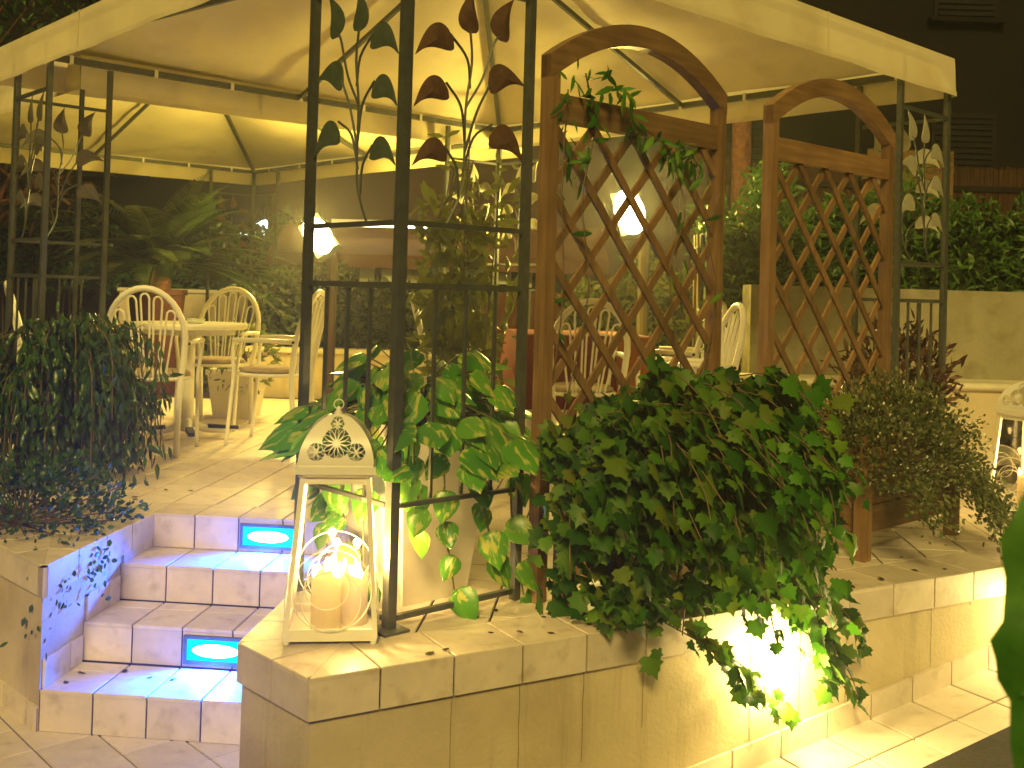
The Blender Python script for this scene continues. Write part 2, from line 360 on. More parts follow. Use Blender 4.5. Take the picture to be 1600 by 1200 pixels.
outer = [Plf, Pl, O, Pq, Pc1, Pc2, Pr]
poly = [(p.x, p.y) for p in outer] + [(8, 24), (-12, 24), (-12, 8)]
sb = MB(); n = len(poly)
ins = .012
sb.v += [(x, y, -.8) for x, y in poly] + [(x, y, -.007) for x, y in poly]
for k in range(n): sb.f.append((k, (k + 1) % n, n + (k + 1) % n, n + k))
sb.f.append(tuple(range(n, 2 * n)))
platform = sb.build('platform', M_plaster, kind='structure')
# grout bed just under the tiles
gb = MB(); gb.v += [(x, y, -.0055) for x, y in poly]; gb.f.append(tuple(range(n)))
gb.build('floor_bed', M_grout, platform)

def clip(poly, nrm, d):
    out = []
    for i in range(len(poly)):
        a, b = poly[i], poly[(i + 1) % len(poly)]; da = a[0] * nrm[0] + a[1] * nrm[1] - d; db = b[0] * nrm[0] + b[1] * nrm[1] - d
        if da >= 0: out.append(a)
        if da * db < 0: t = da / (da - db); out.append((a[0] + (b[0] - a[0]) * t, a[1] + (b[1] - a[1]) * t))
    return out
def area(p): return .5 * sum(p[i][0] * p[(i + 1) % len(p)][1] - p[(i + 1) % len(p)][0] * p[i][1] for i in range(len(p)))
# coping: mitred strips along the edge, each cut into tiles; inward offset
ED = []
for i in range(len(outer) - 1):
    a, b = outer[i], outer[i + 1]; d = (b - a).normalized(); ED.append((a, b, d, Vector((-d.y, d.x, 0))))
CD = .21
def offs(i):
    if i == 0: return outer[0] + ED[0][3] * CD
    if i == len(outer) - 1: return outer[-1] + ED[-1][3] * CD
    n1, n2 = ED[i - 1][3], ED[i][3]; m_ = (n1 + n2).normalized(); return outer[i] + m_ * (CD / m_.dot(n1))
inner = [offs(i) for i in range(len(outer))]
over = .014
def outo(i): return outer[i] - (inner[i] - outer[i]) * (over / CD)
outer_o = [outo(i) for i in range(len(outer))]
EL = [(b - a).length for a, b, _, _ in ED]
pitches = [CPT, EL[1] / 4, .1932, EL[3] / 8, EL[4] / 2, CPT]; phase = [EL[0] % CPT, .0, 0, 0, 0, .185]
for i, (a, b, d, nn) in enumerate(ED):
    L = (b - a).length; quad = [outer_o[i], outer_o[i + 1], inner[i + 1], inner[i]]; e0 = max(0, (a - outer_o[i]).dot(d)); e1 = max(0, (outer_o[i + 1] - b).dot(d))
    q2 = [(p.x, p.y) for p in quad]
    k0 = -(phase[i] % pitches[i] != 0) ; 
    st = [phase[i] % pitches[i] + pitches[i] * k for k in range(-2, int(L / pitches[i]) + 3)]
    for k in range(len(st) - 1):
        s0, s1 = st[k] + .0032, st[k + 1] - .0032
        if i == 5 and s0 > 5.6: continue
        pa = a + d * s0; pb = a + d * s1
        tp = clip(clip(q2, (d.x, d.y), pa.dot(d)), (-d.x, -d.y), -pb.dot(d))
        if len(tp) >= 3 and abs(area(tp)) > .00025:
            if area(tp) < 0: tp = tp[::-1]
            jit = U(-.0006, .0006)
            MB().prism(tp, -.012, jit, .0025).build('coping_tile', M_tile, platform)
        s0c, s1c = max(s0, -e0), min(s1, L + e1)
        if s1 > L - .004 and s0 < L - .01: s1c = L + e1
        if s0 < .004 and s1 > .01: s0c = -e0
        if s1c - s0c > .008:
            hgt = RZ if i == 2 else CPH
            mb = MB(); A = a + d * s0c; Bq = a + d * s1c
            mb.add([A - nn * over, Bq - nn * over, Bq, A, *[q - Vector((0, 0, 0)) for q in ()]], [])
            mb.v = []; mb.f = []
            z1, z0 = -.0035, -hgt + (.002 if i == 2 else 0)
            o3 = over - (0 if i != 2 else .003) + U(-.0008, .0008)
            mb.add([(*(A - nn * o3).xy, z0), (*(Bq - nn * o3).xy, z0), (*(Bq + nn * .005).xy, z0), (*(A + nn * .005).xy, z0),
                    (*(A - nn * o3).xy, z1), (*(Bq - nn * o3).xy, z1), (*(Bq + nn * .005).xy, z1), (*(A + nn * .005).xy, z1)],
                   [(3, 2, 1, 0), (4, 5, 6, 7), (0, 1, 5, 4), (1, 2, 6, 5), (2, 3, 7, 6), (3, 0, 4, 7)])
            mb.build('edge_tile' if i != 2 else 'riser_tile', M_tile, platform)
for i, (a, b, d, nn) in enumerate(ED):
    hgt = RZ if i == 2 else CPH; A = a + d * .002; Bq = a + d * (b - a).length; o3 = over - .007; z0, z1 = -hgt + .004, -.007
    MB().add([(*(A - nn * o3).xy, z0), (*(Bq - nn * o3).xy, z0), (*(Bq - nn * o3).xy, z1), (*(A - nn * o3).xy, z1), (*(A + nn * .002).xy, z0), (*(Bq + nn * .002).xy, z0)], [(0, 1, 2, 3), (4, 5, 1, 0)]).build('joint_mortar', M_grout, platform)
# floor tiles, aligned with the stairs
fin = (ED[5][3], inner[5].dot(ED[5][3])); cin = (ED[4][3], inner[4].dot(ED[4][3])); lin = (ED[0][3], inner[0].dot(ED[0][3]))
sun_, svn = (su.x, su.y), (sv.x, sv.y); oa, ob = O.dot(su), O.dot(sv)
whole = 0
rot_s = Matrix.Rotation(TH, 4, 'Z')
cells = []
for j in range(-9, 26):
    for i in range(-9, 26):
        c = AB((i + .5) * TP, (j + .5) * TP + CD)
        if c.y > 9.2 or abs(c.x) > c.y * .52 + .25: continue
        cells.append((c.length, i, j))
cells.sort(); rest = MB()
made = 0
for dist, i, j in cells:
    e_ = .0035; sq = [AB(i * TP + e_, j * TP + CD + e_), AB((i + 1) * TP - e_, j * TP + CD + e_), AB((i + 1) * TP - e_, (j + 1) * TP + CD - e_), AB(i * TP + e_, (j + 1) * TP + CD - e_)]
    sq2 = [(p.x, p.y) for p in sq]
    pieces = []
    for cons in ([(svn, ob + CD), ((fin[0].x, fin[0].y), fin[1]), ((lin[0].x, lin[0].y), lin[1])],
                 [((-svn[0], -svn[1]), -(ob + CD)), (sun_, oa + SW + CD), ((fin[0].x, fin[0].y), fin[1]), ((cin[0].x, cin[0].y), cin[1])],
                 [((-svn[0], -svn[1]), -(ob + CD)), ((-sun_[0], -sun_[1]), -(oa - CD)), ((lin[0].x, lin[0].y), lin[1])]):
        p = sq2
        for nn, d in cons:
            p = clip(p, nn, d)
            if len(p) < 3: break
        if len(p) >= 3 and abs(area(p)) > .0008: pieces.append(p)
    for p in pieces:
        if made >= 300: rest.prism(p, -.012, 0, .002)
        elif abs(area(p)) > .98 * (TP - .007) ** 2:
            inst('tile', tile_me, platform, Matrix.Translation(AB(i * TP, j * TP + CD, U(-.0006, .0006))) @ rot_s); made += 1
        else: MB().prism(p, -.012, 0, .002).build('tile', M_tile, platform); made += 1
if rest.v: rest.build('distant_tiles', M_tile, platform, kind='stuff')
# stairs
stp = MB()
for k in (3, 2, 1):
    z = -(4 - k) * RZ; b0 = -(4 - k) * TR
    stp.box(AB(SW / 2, b0 / 2, (z - .014 - .75) / 2 - 0), (SW, -b0 - .012, .75 + z - .006), rz=TH)
stairs = stp.build('stairs', M_grout, kind='structure')
IS = .1932
for k in (3, 2, 1):
    z = -(4 - k) * RZ; b0 = -(4 - k) * TR
    for i in range(5):
        a0, a1 = i * IS + .003, min((i + 1) * IS, SW) - .003
        for r0, r1 in ((b0 + .0, b0 + .2), (b0 + .204, b0 + TR - .012)):
            pl = [AB(a0, r0), AB(a1, r0), AB(a1, r1), AB(a0, r1)]
            MB().prism([(p.x, p.y) for p in pl], z - .014, z + U(-.0006, .0006), .0025).build('tread_tile', M_tile, stairs)
        pl = [AB(a0, b0 + .002), AB(a1, b0 + .002), AB(a1, b0 + .014), AB(a0, b0 + .014)]
        MB().prism([(p.x, p.y) for p in pl], z - RZ + .002, z - .0155).build('riser_tile', M_tile, stairs)
    # skirting up the left flank, one pair of tiles a tread
    for q0, q1 in ((b0 + .015, b0 + .19), (b0 + .194, b0 + TR - .012)):
        pl = [AB(.0005, q0), AB(.010, q0), AB(.010, q1), AB(.0005, q1)]
        MB().prism([(p.x, p.y) for p in pl], z + .001, z + .10 + (.09 if q0 > b0 + .1 else 0) * 0).build('skirting_tile', M_tile, stairs)
# skirting along the foot of the outer walls
def skirt(a, d, nn, s0, s1, pitch, hgt, zf):
    s = s0
    while s < s1 - .03:
        e = min(s + pitch, s1); A = a + d * (s + .0035); Bq = a + d * (e - .0035); za, zb = zf(A), zf(Bq)
        o3 = .011; mb = MB()
        mb.add([(*(A - nn * o3).xy, za), (*(Bq - nn * o3).xy, zb), (*(Bq + nn * .003).xy, zb), (*(A + nn * .003).xy, za),
                (*(A - nn * o3).xy, za + hgt), (*(Bq - nn * o3).xy, zb + hgt), (*(Bq + nn * .003).xy, zb + hgt), (*(A + nn * .003).xy, za + hgt)],
               [(3, 2, 1, 0), (4, 5, 6, 7), (0, 1, 5, 4), (1, 2, 6, 5), (2, 3, 7, 6), (3, 0, 4, 7)])
        mb.build('skirting_tile', M_tile, platform); s = e
for aa, dd, nn_, s1_ in ((Pc2, cu, cn, 6.0), (Plf, -lw, ED[0][3], 2.6)):
    mb = MB(); K = 24
    for k in range(K + 1):
        q = aa + dd * (s1_ * k / K); zz = ground_z(q); qq = q - nn_ * .005
        mb.v += [(qq.x, qq.y, zz - .01), (qq.x, qq.y, zz + .082)]
    for k in range(K): mb.f.append((2 * k, 2 * k + 2, 2 * k + 3, 2 * k + 1))
    mb.build('joint_mortar', M_grout, platform)
M_crack = mat('wall_joint_line', (.26, .20, .10), rough=.95, noise=(.4, 20))
for k in range(24):
    if rng.random() < .75:
        s_ = k * CPT; q = c0 + cu * s_ - cn * .0012; zb = ground_z(q) + .088 + (U(0, .2) if rng.random() < .4 else 0); mb = MB(); wv = [U(-.0015, .0015) for _ in range(7)]; hw = U(.0008, .0022)
        for j in range(7):
            z = -.112 + (zb + .112) * j / 6
            for e in (-hw, hw): r_ = q + cu * (e + wv[j]); mb.v.append((r_.x, r_.y, z))
        for j in range(6): mb.f.append((2 * j, 2 * j + 2, 2 * j + 3, 2 * j + 1))
        mb.build('wall_joint', M_crack, platform)
skirt(Pc2, cu, cn, -.062, 6.0, .21, .085, ground_z)
skirt(Plf, -lw, ED[0][3], 0, 2.6, .21, .085, ground_z)

# ------------------------------------------------------------------ gazebo
# side panel in local coords: x along 0..PW, z up, y thickness
def leaf_outline(tip, rnd, bend):
    """teardrop: pointed at tip, round at rnd; bend bows it sideways"""
    tip = Vector((tip[0], 0, tip[1])); rnd = Vector((rnd[0], 0, rnd[1])); d = rnd - tip; L = d.length; d.normalize(); s = Vector((-d.z, 0, d.x))
    def prof(t): return .43 * L * (t ** 1.15) * math.sqrt(max(0, 1 - t ** 5))
    a, b = [], []
    for k in range(17):
        t = (k / 16) ** .8; c = tip + d * (L * t) + s * (bend * L * math.sin(math.pi * t * .95))
        w_ = prof(t); a.append(c + s * w_); b.append(c - s * w_)
    return a + b[::-1][1:-1]
def metal_leaf(mb, tip, rnd, bend, th_=.004):
    o = leaf_outline(tip, rnd, bend); n = len(o); c = sum(o, Vector()) / n
    v = [p + Vector((0, -th_ / 2, 0)) for p in o] + [p + Vector((0, th_ / 2, 0)) for p in o] + [c + Vector((0, -.009, 0)), c + Vector((0, .004, 0))]
    f = [(k, (k + 1) % n, 2 * n) for k in range(n)] + [(n + (k + 1) % n, n + k, 2 * n + 1) for k in range(n)] + [((k + 1) % n, k, n + k, n + (k + 1) % n) for k in range(n)]
    mb.add(v, f)
Z0, Z1 = 1.19, 1.945
def make_panel(parent):
    fr = MB()
    fr.box((.0165, 0, HB / 2 - .01), (.010, .018, HB - .03)); fr.box((PW - .005, 0, HB / 2 - .01), (.026, .026, HB - .03))
    for z, h in ((.035, .016), (.36, .012), (1.005, .018), (Z0, .016), (Z1, .016)): fr.box((PW / 2, 0, z), (PW - .05, .018, h))
    p = fr.build('side_panel', M_metal, parent)
    for k in range(1, 4):
        MB().box((.02 + (PW - .025) * k / 4, 0, (.36 + 1.005) / 2), (.010, .010, .625)).build('bar', M_metal, p)
    lv = [((.035, 1.36), (.165, 1.41), .20), ((.035, 1.535), (.165, 1.60), .20), ((.035, 1.69), (.18, 1.755), .20),
          ((.485, 1.41), (.335, 1.48), -.20), ((.485, 1.66), (.325, 1.64), -.20), ((.255, 1.935), (.245, 1.79), -.10), ((.425, 1.935), (.37, 1.79), -.14)]
    for a, b, bd in lv:
        mb = MB(); metal_leaf(mb, a, b, bd); mb.build('metal_leaf', M_leafmetal, p)
    for pts in ([(.17, Z0), (.225, 1.30), (.235, 1.42), (.235, 1.56), (.255, 1.70), (.245, 1.80)], [(.235, 1.56), (.30, 1.66), (.345, 1.78), (.378, 1.81)],
                [(.215, 1.28), (.205, 1.37), (.155, 1.43)], [(.235, 1.45), (.215, 1.56), (.155, 1.625)], [(.25, 1.62), (.235, 1.71), (.165, 1.775)],
                [(.23, 1.36), (.27, 1.47), (.345, 1.52)], [(.235, 1.42), (.28, 1.55), (.335, 1.65)]):
        MB().tube(curve([(x, 0, z) for x, z in pts], 5), .0042, 5).build('stem', M_metal, p)
    return p
def gazebo(name, label, origin, side_specs, S2=S):
    g = thing(name, label, 'gazebo', origin, th)
    A = 2.86
    cs = [(0, 0), (S, 0), (S, S2), (0, S2)]
    first = None; panels = []
    for cx, cy, rz in side_specs:
        if first is None: p = first = make_panel(g)
        else: p = copy_tree(first, g)
        p.location = (cx, cy, 0); p.rotation_euler = (0, 0, rz); panels.append(p)
    for cx, cy in cs:
        MB().box((cx, cy, HB / 2), (.022, .022, HB)).box((cx, cy, .004), (.09, .09, .008)).build('corner_post', M_metal, g)
    ctr = Vector((S / 2, S2 / 2, A))
    for i in range(4):
        a = Vector((*cs[i], HB)); b = Vector((*cs[(i + 1) % 4], HB)); av = a + Vector((0, .28 if i == 3 else 0, 0)); bv = b + Vector((0, .28 if i == 2 else 0, 0))
        MB().bar(a, b, .03, .034).build('beam', M_metal, g)
        MB().bar(a + (ctr - a) * .01, ctr, .028, .03).build('hip_rib', M_metal, g)
        MB().bar((a + b) / 2, ctr, .022, .026).build('rib', M_metal, g)
        for k in range(7):
            q = a.lerp(b, .08 + .14 * k); MB().bar(q - (b - a) * .003, q + (b - a) * .003, .04, .044).build('canopy_clip', M_white, g)
        # roof panel, sagging a little between the ribs; subdivided triangle
        N = 22; rb = MB(); idx = {}
        for r in range(N + 1):
            for c in range(r + 1):
                t = r / N; k = c / max(r, 1)
                p = ctr.lerp(av, t).lerp(ctr.lerp(bv, t), k)
                sag = .006 * math.sin(k * 19 + t * 7) * math.sin(math.pi * k) * t + .005 * math.sin(t * 31 + k * 5) * math.sin(math.pi * k) -.06 * math.sin(2 * math.pi * k) ** 2 * math.sin(math.pi * min(t, .98)) * .8
                idx[r, c] = len(rb.v); rb.v.append((p.x, p.y, p.z + .035 + sag))
        for r in range(N):
            for c in range(r + 1):
                rb.f.append((idx[r, c], idx[r + 1, c], idx[r + 1, c + 1]))
                if c < r: rb.f.append((idx[r, c], idx[r + 1, c + 1], idx[r, c + 1]))
        rb.build('roof_panel', M_canvas, g, smooth=True)
        # valance
        vb = MB(); d = (b - a).normalized(); nn = Vector((d.y, -d.x, 0)); o = .02; NN = 40
        for k in range(NN + 1):
            t = k / NN; q = av.lerp(bv, t) + nn * o + d * o * (2 * t - 1)
            wv = .006 * math.sin(t * 21 + i) + .004 * math.sin(t * 47)
            for z, e in ((.055, 0), (0.0, .004), (-.07, .004 + wv * .5), (-.14, .006 + wv)):
                vb.v.append((q.x + nn.x * e, q.y + nn.y * e, HB + z))
        for k in range(NN):
            for r in range(3):
                x = k * 4 + r; vb.f.append((x, x + 1, x + 5, x + 4))
        # closing strip to the roof
        vo = vb.build('valance', M_canvas, g, smooth=True)
        hm_ = MB(); nv = len(vb.v) // 4
        for k in range(nv):
            x, y, z = vb.v[4 * k + 3]; hm_.v += [(x + nn.x * .003, y + nn.y * .003, z - .001), (x + nn.x * .003, y + nn.y * .003, z + .022)]
        for k in range(nv - 1): hm_.f.append((2 * k, 2 * k + 1, 2 * k + 3, 2 * k + 2))
        hm_.build('hem', M_canvas, vo)
        for k in (13, 26):
            A_, B_ = vb.v[4 * k], vb.v[4 * k + 3]; MB().bar((A_[0] + nn.x * .006, A_[1] + nn.y * .006, A_[2]), (B_[0] + nn.x * .004, B_[1] + nn.y * .004, B_[2]), .012, .002, nn).build('seam', M_canvas, vo)
    LM = [mat('warm_lit_iron_leaf', (.13, .07, .04), rough=.6, metal=.2, noise=(.35, 30), bump=(.3, 60, .003)), mat('verdigris_iron_leaf', (.085, .115, .07), rough=.55, metal=.2, noise=(.3, 30), bump=(.3, 60, .003)),
          mat('pale_lit_iron_leaf', (.42, .41, .29), rough=.5, metal=.1, noise=(.2, 30), bump=(.3, 60, .003)), mat('shaded_iron_leaf', (.13, .12, .085), rough=.55, metal=.2, noise=(.25, 30), bump=(.3, 60, .003))]  # lamp light and shade on single panels put into the leaf colours
    for k, pn in enumerate(panels):
        for ch in pn.children:
            if ch.name.startswith('metal_leaf'):
                ch.material_slots[0].link = 'OBJECT'; ch.material_slots[0].material = LM[(0, 1, 2, 2, 2, 2, 3, 3)[k]]
    return g
H = math.pi / 2
specs = [(0, 0, 0), (0, 0, H), (S, 0, H), (S, 0, math.pi), (S, S, math.pi), (S, S, -H), (0, S, 0), (0, S, -H)]
S2_ = 4.31
gazebo('canopy_gazebo', 'large iron gazebo with cream canvas canopy and leaf panels in front', F0, specs)
gazebo('canopy_gazebo', 'smaller-looking rear gazebo with yellow-lit cream canopy behind the first', F0 + u2 * .38 + v2 * (S + .09), [(S, S2_, math.pi), (S, S2_, -H), (0, S2_, 0), (0, S2_, -H)], S2_)

# ------------------------------------------------------------------ arched trellises
def trellis(label, s0, s1, t, box_s, box_t, box_len):
    W = s1 - s0; p = thing('arched_trellis', label, 'trellis', G(s0, t), th, 'wooden arched trellises')
    zt = 1.765; pw = .045
    for x in (0, W):
        MB().box((x, 0, zt / 2), (pw, pw, zt)).build('post', M_wood, p)
    # arch as a bowed beam
    ab = MB(); N = 20; rise = .17; hh = .075
    for k in range(N + 1):
        x = -pw / 2 + (W + pw) * k / N; q = (2 * k / N - 1); z = zt + rise * (1 - q * q) - .0
        zi = zt - hh + (rise - .0) * (1 - (min(1, abs(q) * 1.03)) ** 2)
        for y, zz in ((-.024, zi), (.024, zi), (.024, z), (-.024, z)): ab.v.append((x, y, zz + .004))
    for k in range(N):
        o = k * 4
        for e in range(4): ab.f.append((o + e, o + 4 + e, o + 4 + (e + 1) % 4, o + (e + 1) % 4))
    ab.f += [(0, 1, 2, 3), (4 * N + 3, 4 * N + 2, 4 * N + 1, 4 * N)]
    ab.build('arch', M_woodx, p)
    zl, zh = .52, 1.555
    MB().box((W / 2, 0, zh + .045), (W - pw, .036, .09)).build('top_rail', M_woodx, p)
    MB().box((W / 2, 0, zl - .035), (W - pw, .036, .07)).build('bottom_rail', M_woodx, p)
    # lattice: two layers of diagonal slats clipped to the opening
    x0, x1 = pw / 2, W - pw / 2; ang = math.radians(48); d = (math.cos(ang), math.sin(ang)); pitch = .198
    for sgn, y in ((1, .0055), (-1, -.0055)):
        k = -8
        while k < 12:
            bx = x0 + k * pitch + (.05 if sgn > 0 else .12); k += 1
            # line from (bx, zl) direction (sgn*cos, sin)
            t0, t1 = 0, (zh - zl) / d[1]; dx = sgn * d[0]
            ta, tb = sorted(((x0 - bx) / dx, (x1 - bx) / dx)); a, b = max(t0, ta), min(t1, tb)
            if b - a < .08: continue
            MB().bar((bx + dx * a, y, zl + d[1] * a), (bx + dx * b, y, zl + d[1] * b), .029, .010, (0, 1, 0)).build('slat', M_wood, p)
    return p
def wood_planter(label, s0, s1, t0, t1):
    W = s1 - s0; D = t1 - t0; p = thing('wooden_planter_box', label, 'planter', G(s0, t0), th, 'wooden planter boxes')
    for x, y in ((0, 0), (W, 0), (W, D), (0, D)): MB().box((x, y, .24), (.05, .05, .48)).build('leg', M_wood, p)
    for k in range(3):
        z = .15 + .11 * k
        for y in (.012, D - .012): MB().box((W / 2, y, z), (W - .05, .018, .104)).build('plank', M_woodx, p)
        for x in (.012, W - .012): MB().box((x, D / 2, z), (.018, D - .05, .104)).build('plank', M_woodx, p)
    MB().box((W / 2, D / 2, .36), (W - .06, D - .06, .02)).build('soil', M_soil, p)
    return p
trellis('arched wooden lattice trellis behind the large ivy', .55, 1.45, -.05, 0, 0, 0)
trellis('arched wooden lattice trellis farther right beside the leaf panel', 1.76, 2.70, -.08, 0, 0, 0)
wood_planter('wooden planter box almost hidden under the ivy', .62, 1.45, -.40, -.10)
wood_planter('wooden planter box on legs under the fine-leaved bush', 1.93, 2.68, -.42, -.12)

# ------------------------------------------------------------------ lamps
def point_light(parent, loc, energy, color, radius=.03, name='light'):
    d = bpy.data.lights.new(name, 'POINT'); d.energy = energy; d.color = color; d.shadow_soft_size = radius
    o = bpy.data.objects.new(name, d); o.location = loc; col.objects.link(o); o.parent = parent; return o
E_flood = emit('floodlight_glass', (1.0, .86, .45), 60)
def floodlight(label, x, y, z, px, tilt, energy):
    p = thing('floodlight_post', label, 'lamp', (px, y, 0), 0, 'floodlights on posts')
    dx = x - px
    MB().tube([(0, .05, 0), (0, .05, z - .06)], .045, 10).build('pole', mat('lamp_pole', (.20, .16, .08), rough=.6, noise=(.15, 6)) if px > 0 else mat('dark_lamp_pole', (.05, .03, .015), rough=.6, noise=(.15, 6)), p)
    M3 = Matrix.Rotation(tilt, 3, 'Y') @ Matrix.Rotation(R(-22), 3, 'X')
    c = Vector((dx, -.02, z))
    MB().box(c, (.21, .10, .36), M=M3).build('housing', M_metal, p)
    gl = MB(); NN = 14
    for j in range(NN + 1):
        for i in range(NN + 1):
            x = -1 + 2 * i / NN; y = -1 + 2 * j / NN; xx = x * math.sqrt(1 - y * y / 2); yy = y * math.sqrt(1 - x * x / 2)
            gl.v.append(tuple(c + M3 @ Vector((xx * .112, -.051 - .055 * math.sqrt(max(0, 1 - xx * xx - yy * yy)), yy * .19))))
    for j in range(NN):
        for i in range(NN): a = j * (NN + 1) + i; gl.f.append((a, a + 1, a + NN + 2, a + NN + 1))
    gl.build('lamp_glass', E_flood, p, smooth=True)
    MB().bar((0, .05, z - .08), c + M3 @ Vector((0, .05, 0)), .02, .03).build('bracket', M_metal, p)
    point_light(p, c + M3 @ Vector((0, -.14, 0)), energy, (1.0, .71, .12), .07)
    return p
floodlight('glaring floodlight on a dark post near the hedge, left of centre', -1.63, 9.0, 1.40, -1.53, R(-38), 250)
floodlight('glaring floodlight on a pale post behind the lattice trellis', .88, 8.1, 1.60, 1.01, R(-14), 260)

E_step = emit('step_light_glass', (.0, .55, .95), 2.2); E_bulb = emit('step_light_bulb', (.45, .95, 1.0), 25)
def step_light(label, k):
    z = -(4 - k) * RZ - RZ / 2 - .004; b0 = -(4 - k) * TR
    p = thing('step_light', label, 'step light', AB(.52, b0 - (.012 if k == 4 else 0), z), TH, 'step lights in the stair risers')
    fr = MB(); w_, h_ = .235, .092
    for c, d in (((0, -.006, h_ / 2), (w_ + .012, .014, .012)), ((0, -.006, -h_ / 2), (w_ + .012, .014, .012)), ((w_ / 2, -.006, 0), (.012, .014, h_ - .012)), ((-w_ / 2, -.006, 0), (.012, .014, h_ - .012))): fr.box(c, d)
    fr.build('frame', M_metal, p)
    # domed frosted glass
    gl = MB(); N = 12
    for j in range(5):
        for i in range(N + 1):
            x = -1 + 2 * i / N; y = -1 + 2 * j / 4; gl.v.append((x * (w_ / 2 - .006), -.004 - .010 * (1 - x * x) * (1 - y * y), y * (h_ / 2 - .006)))
    for j in range(4):
        for i in range(N): a = j * (N + 1) + i; gl.f.append((a, a + 1, a + N + 2, a + N + 1))
    gl.build('lamp_glass', E_step, p, smooth=True)
    bl = MB()
    for j in range(7):
        ph = math.pi / 2 * j / 6
        for i in range(20): a = 2 * math.pi * i / 20; bl.v.append((.088 * math.cos(a) * math.cos(ph), -.012 - .012 * math.sin(ph), .024 * math.sin(a) * math.cos(ph)))
    for j in range(6):
        for i in range(20): bl.f.append((j * 20 + i, j * 20 + (i + 1) % 20, (j + 1) * 20 + (i + 1) % 20, (j + 1) * 20 + i))
    bl.build('bulb', E_bulb, p, smooth=True)
    d = bpy.data.lights.new('light', 'SPOT'); d.energy = 190; d.color = (.004, .09, 1.0); d.shadow_soft_size = .03; d.spot_size = R(150); d.spot_blend = .5
    o = bpy.data.objects.new('light', d); o.location = (0, -.035, .02); o.rotation_euler = (R(-48), 0, 0); col.objects.link(o); o.parent = p
step_light('blue-white step light in the top stair riser', 4)
step_light('blue-white step light in the second stair riser from the ground', 2)

E_wall = emit('wall_light_glass', (1.0, .86, .45), 26)
def wall_light(label, s, z, e):
    p = thing('wall_light', label, 'wall light', c0 + cu * s + Vector((0, 0, z)), CTH, 'wall lights under the coping')
    MB().lathe([(.052, 0), (.052, .010), (.050, .013)], n=20).build('backplate', M_white, p).rotation_euler = (H, 0, 0)
    q = MB().lathe([(.060, .012), (.056, .03), (.04, .05), (.012, .06)], n=20).build('lamp_glass', E_wall, p, smooth=True); q.rotation_euler = (H, 0, 0)
    point_light(p, (0, -.11, .01), e, (1.0, .74, .26), .05)
wall_light('glowing wall light under the coping, behind trailing ivy', 1.39, -.20, 26)
wall_light('glowing wall light farther right behind the foreground leaf', 2.78, -.19, 28)

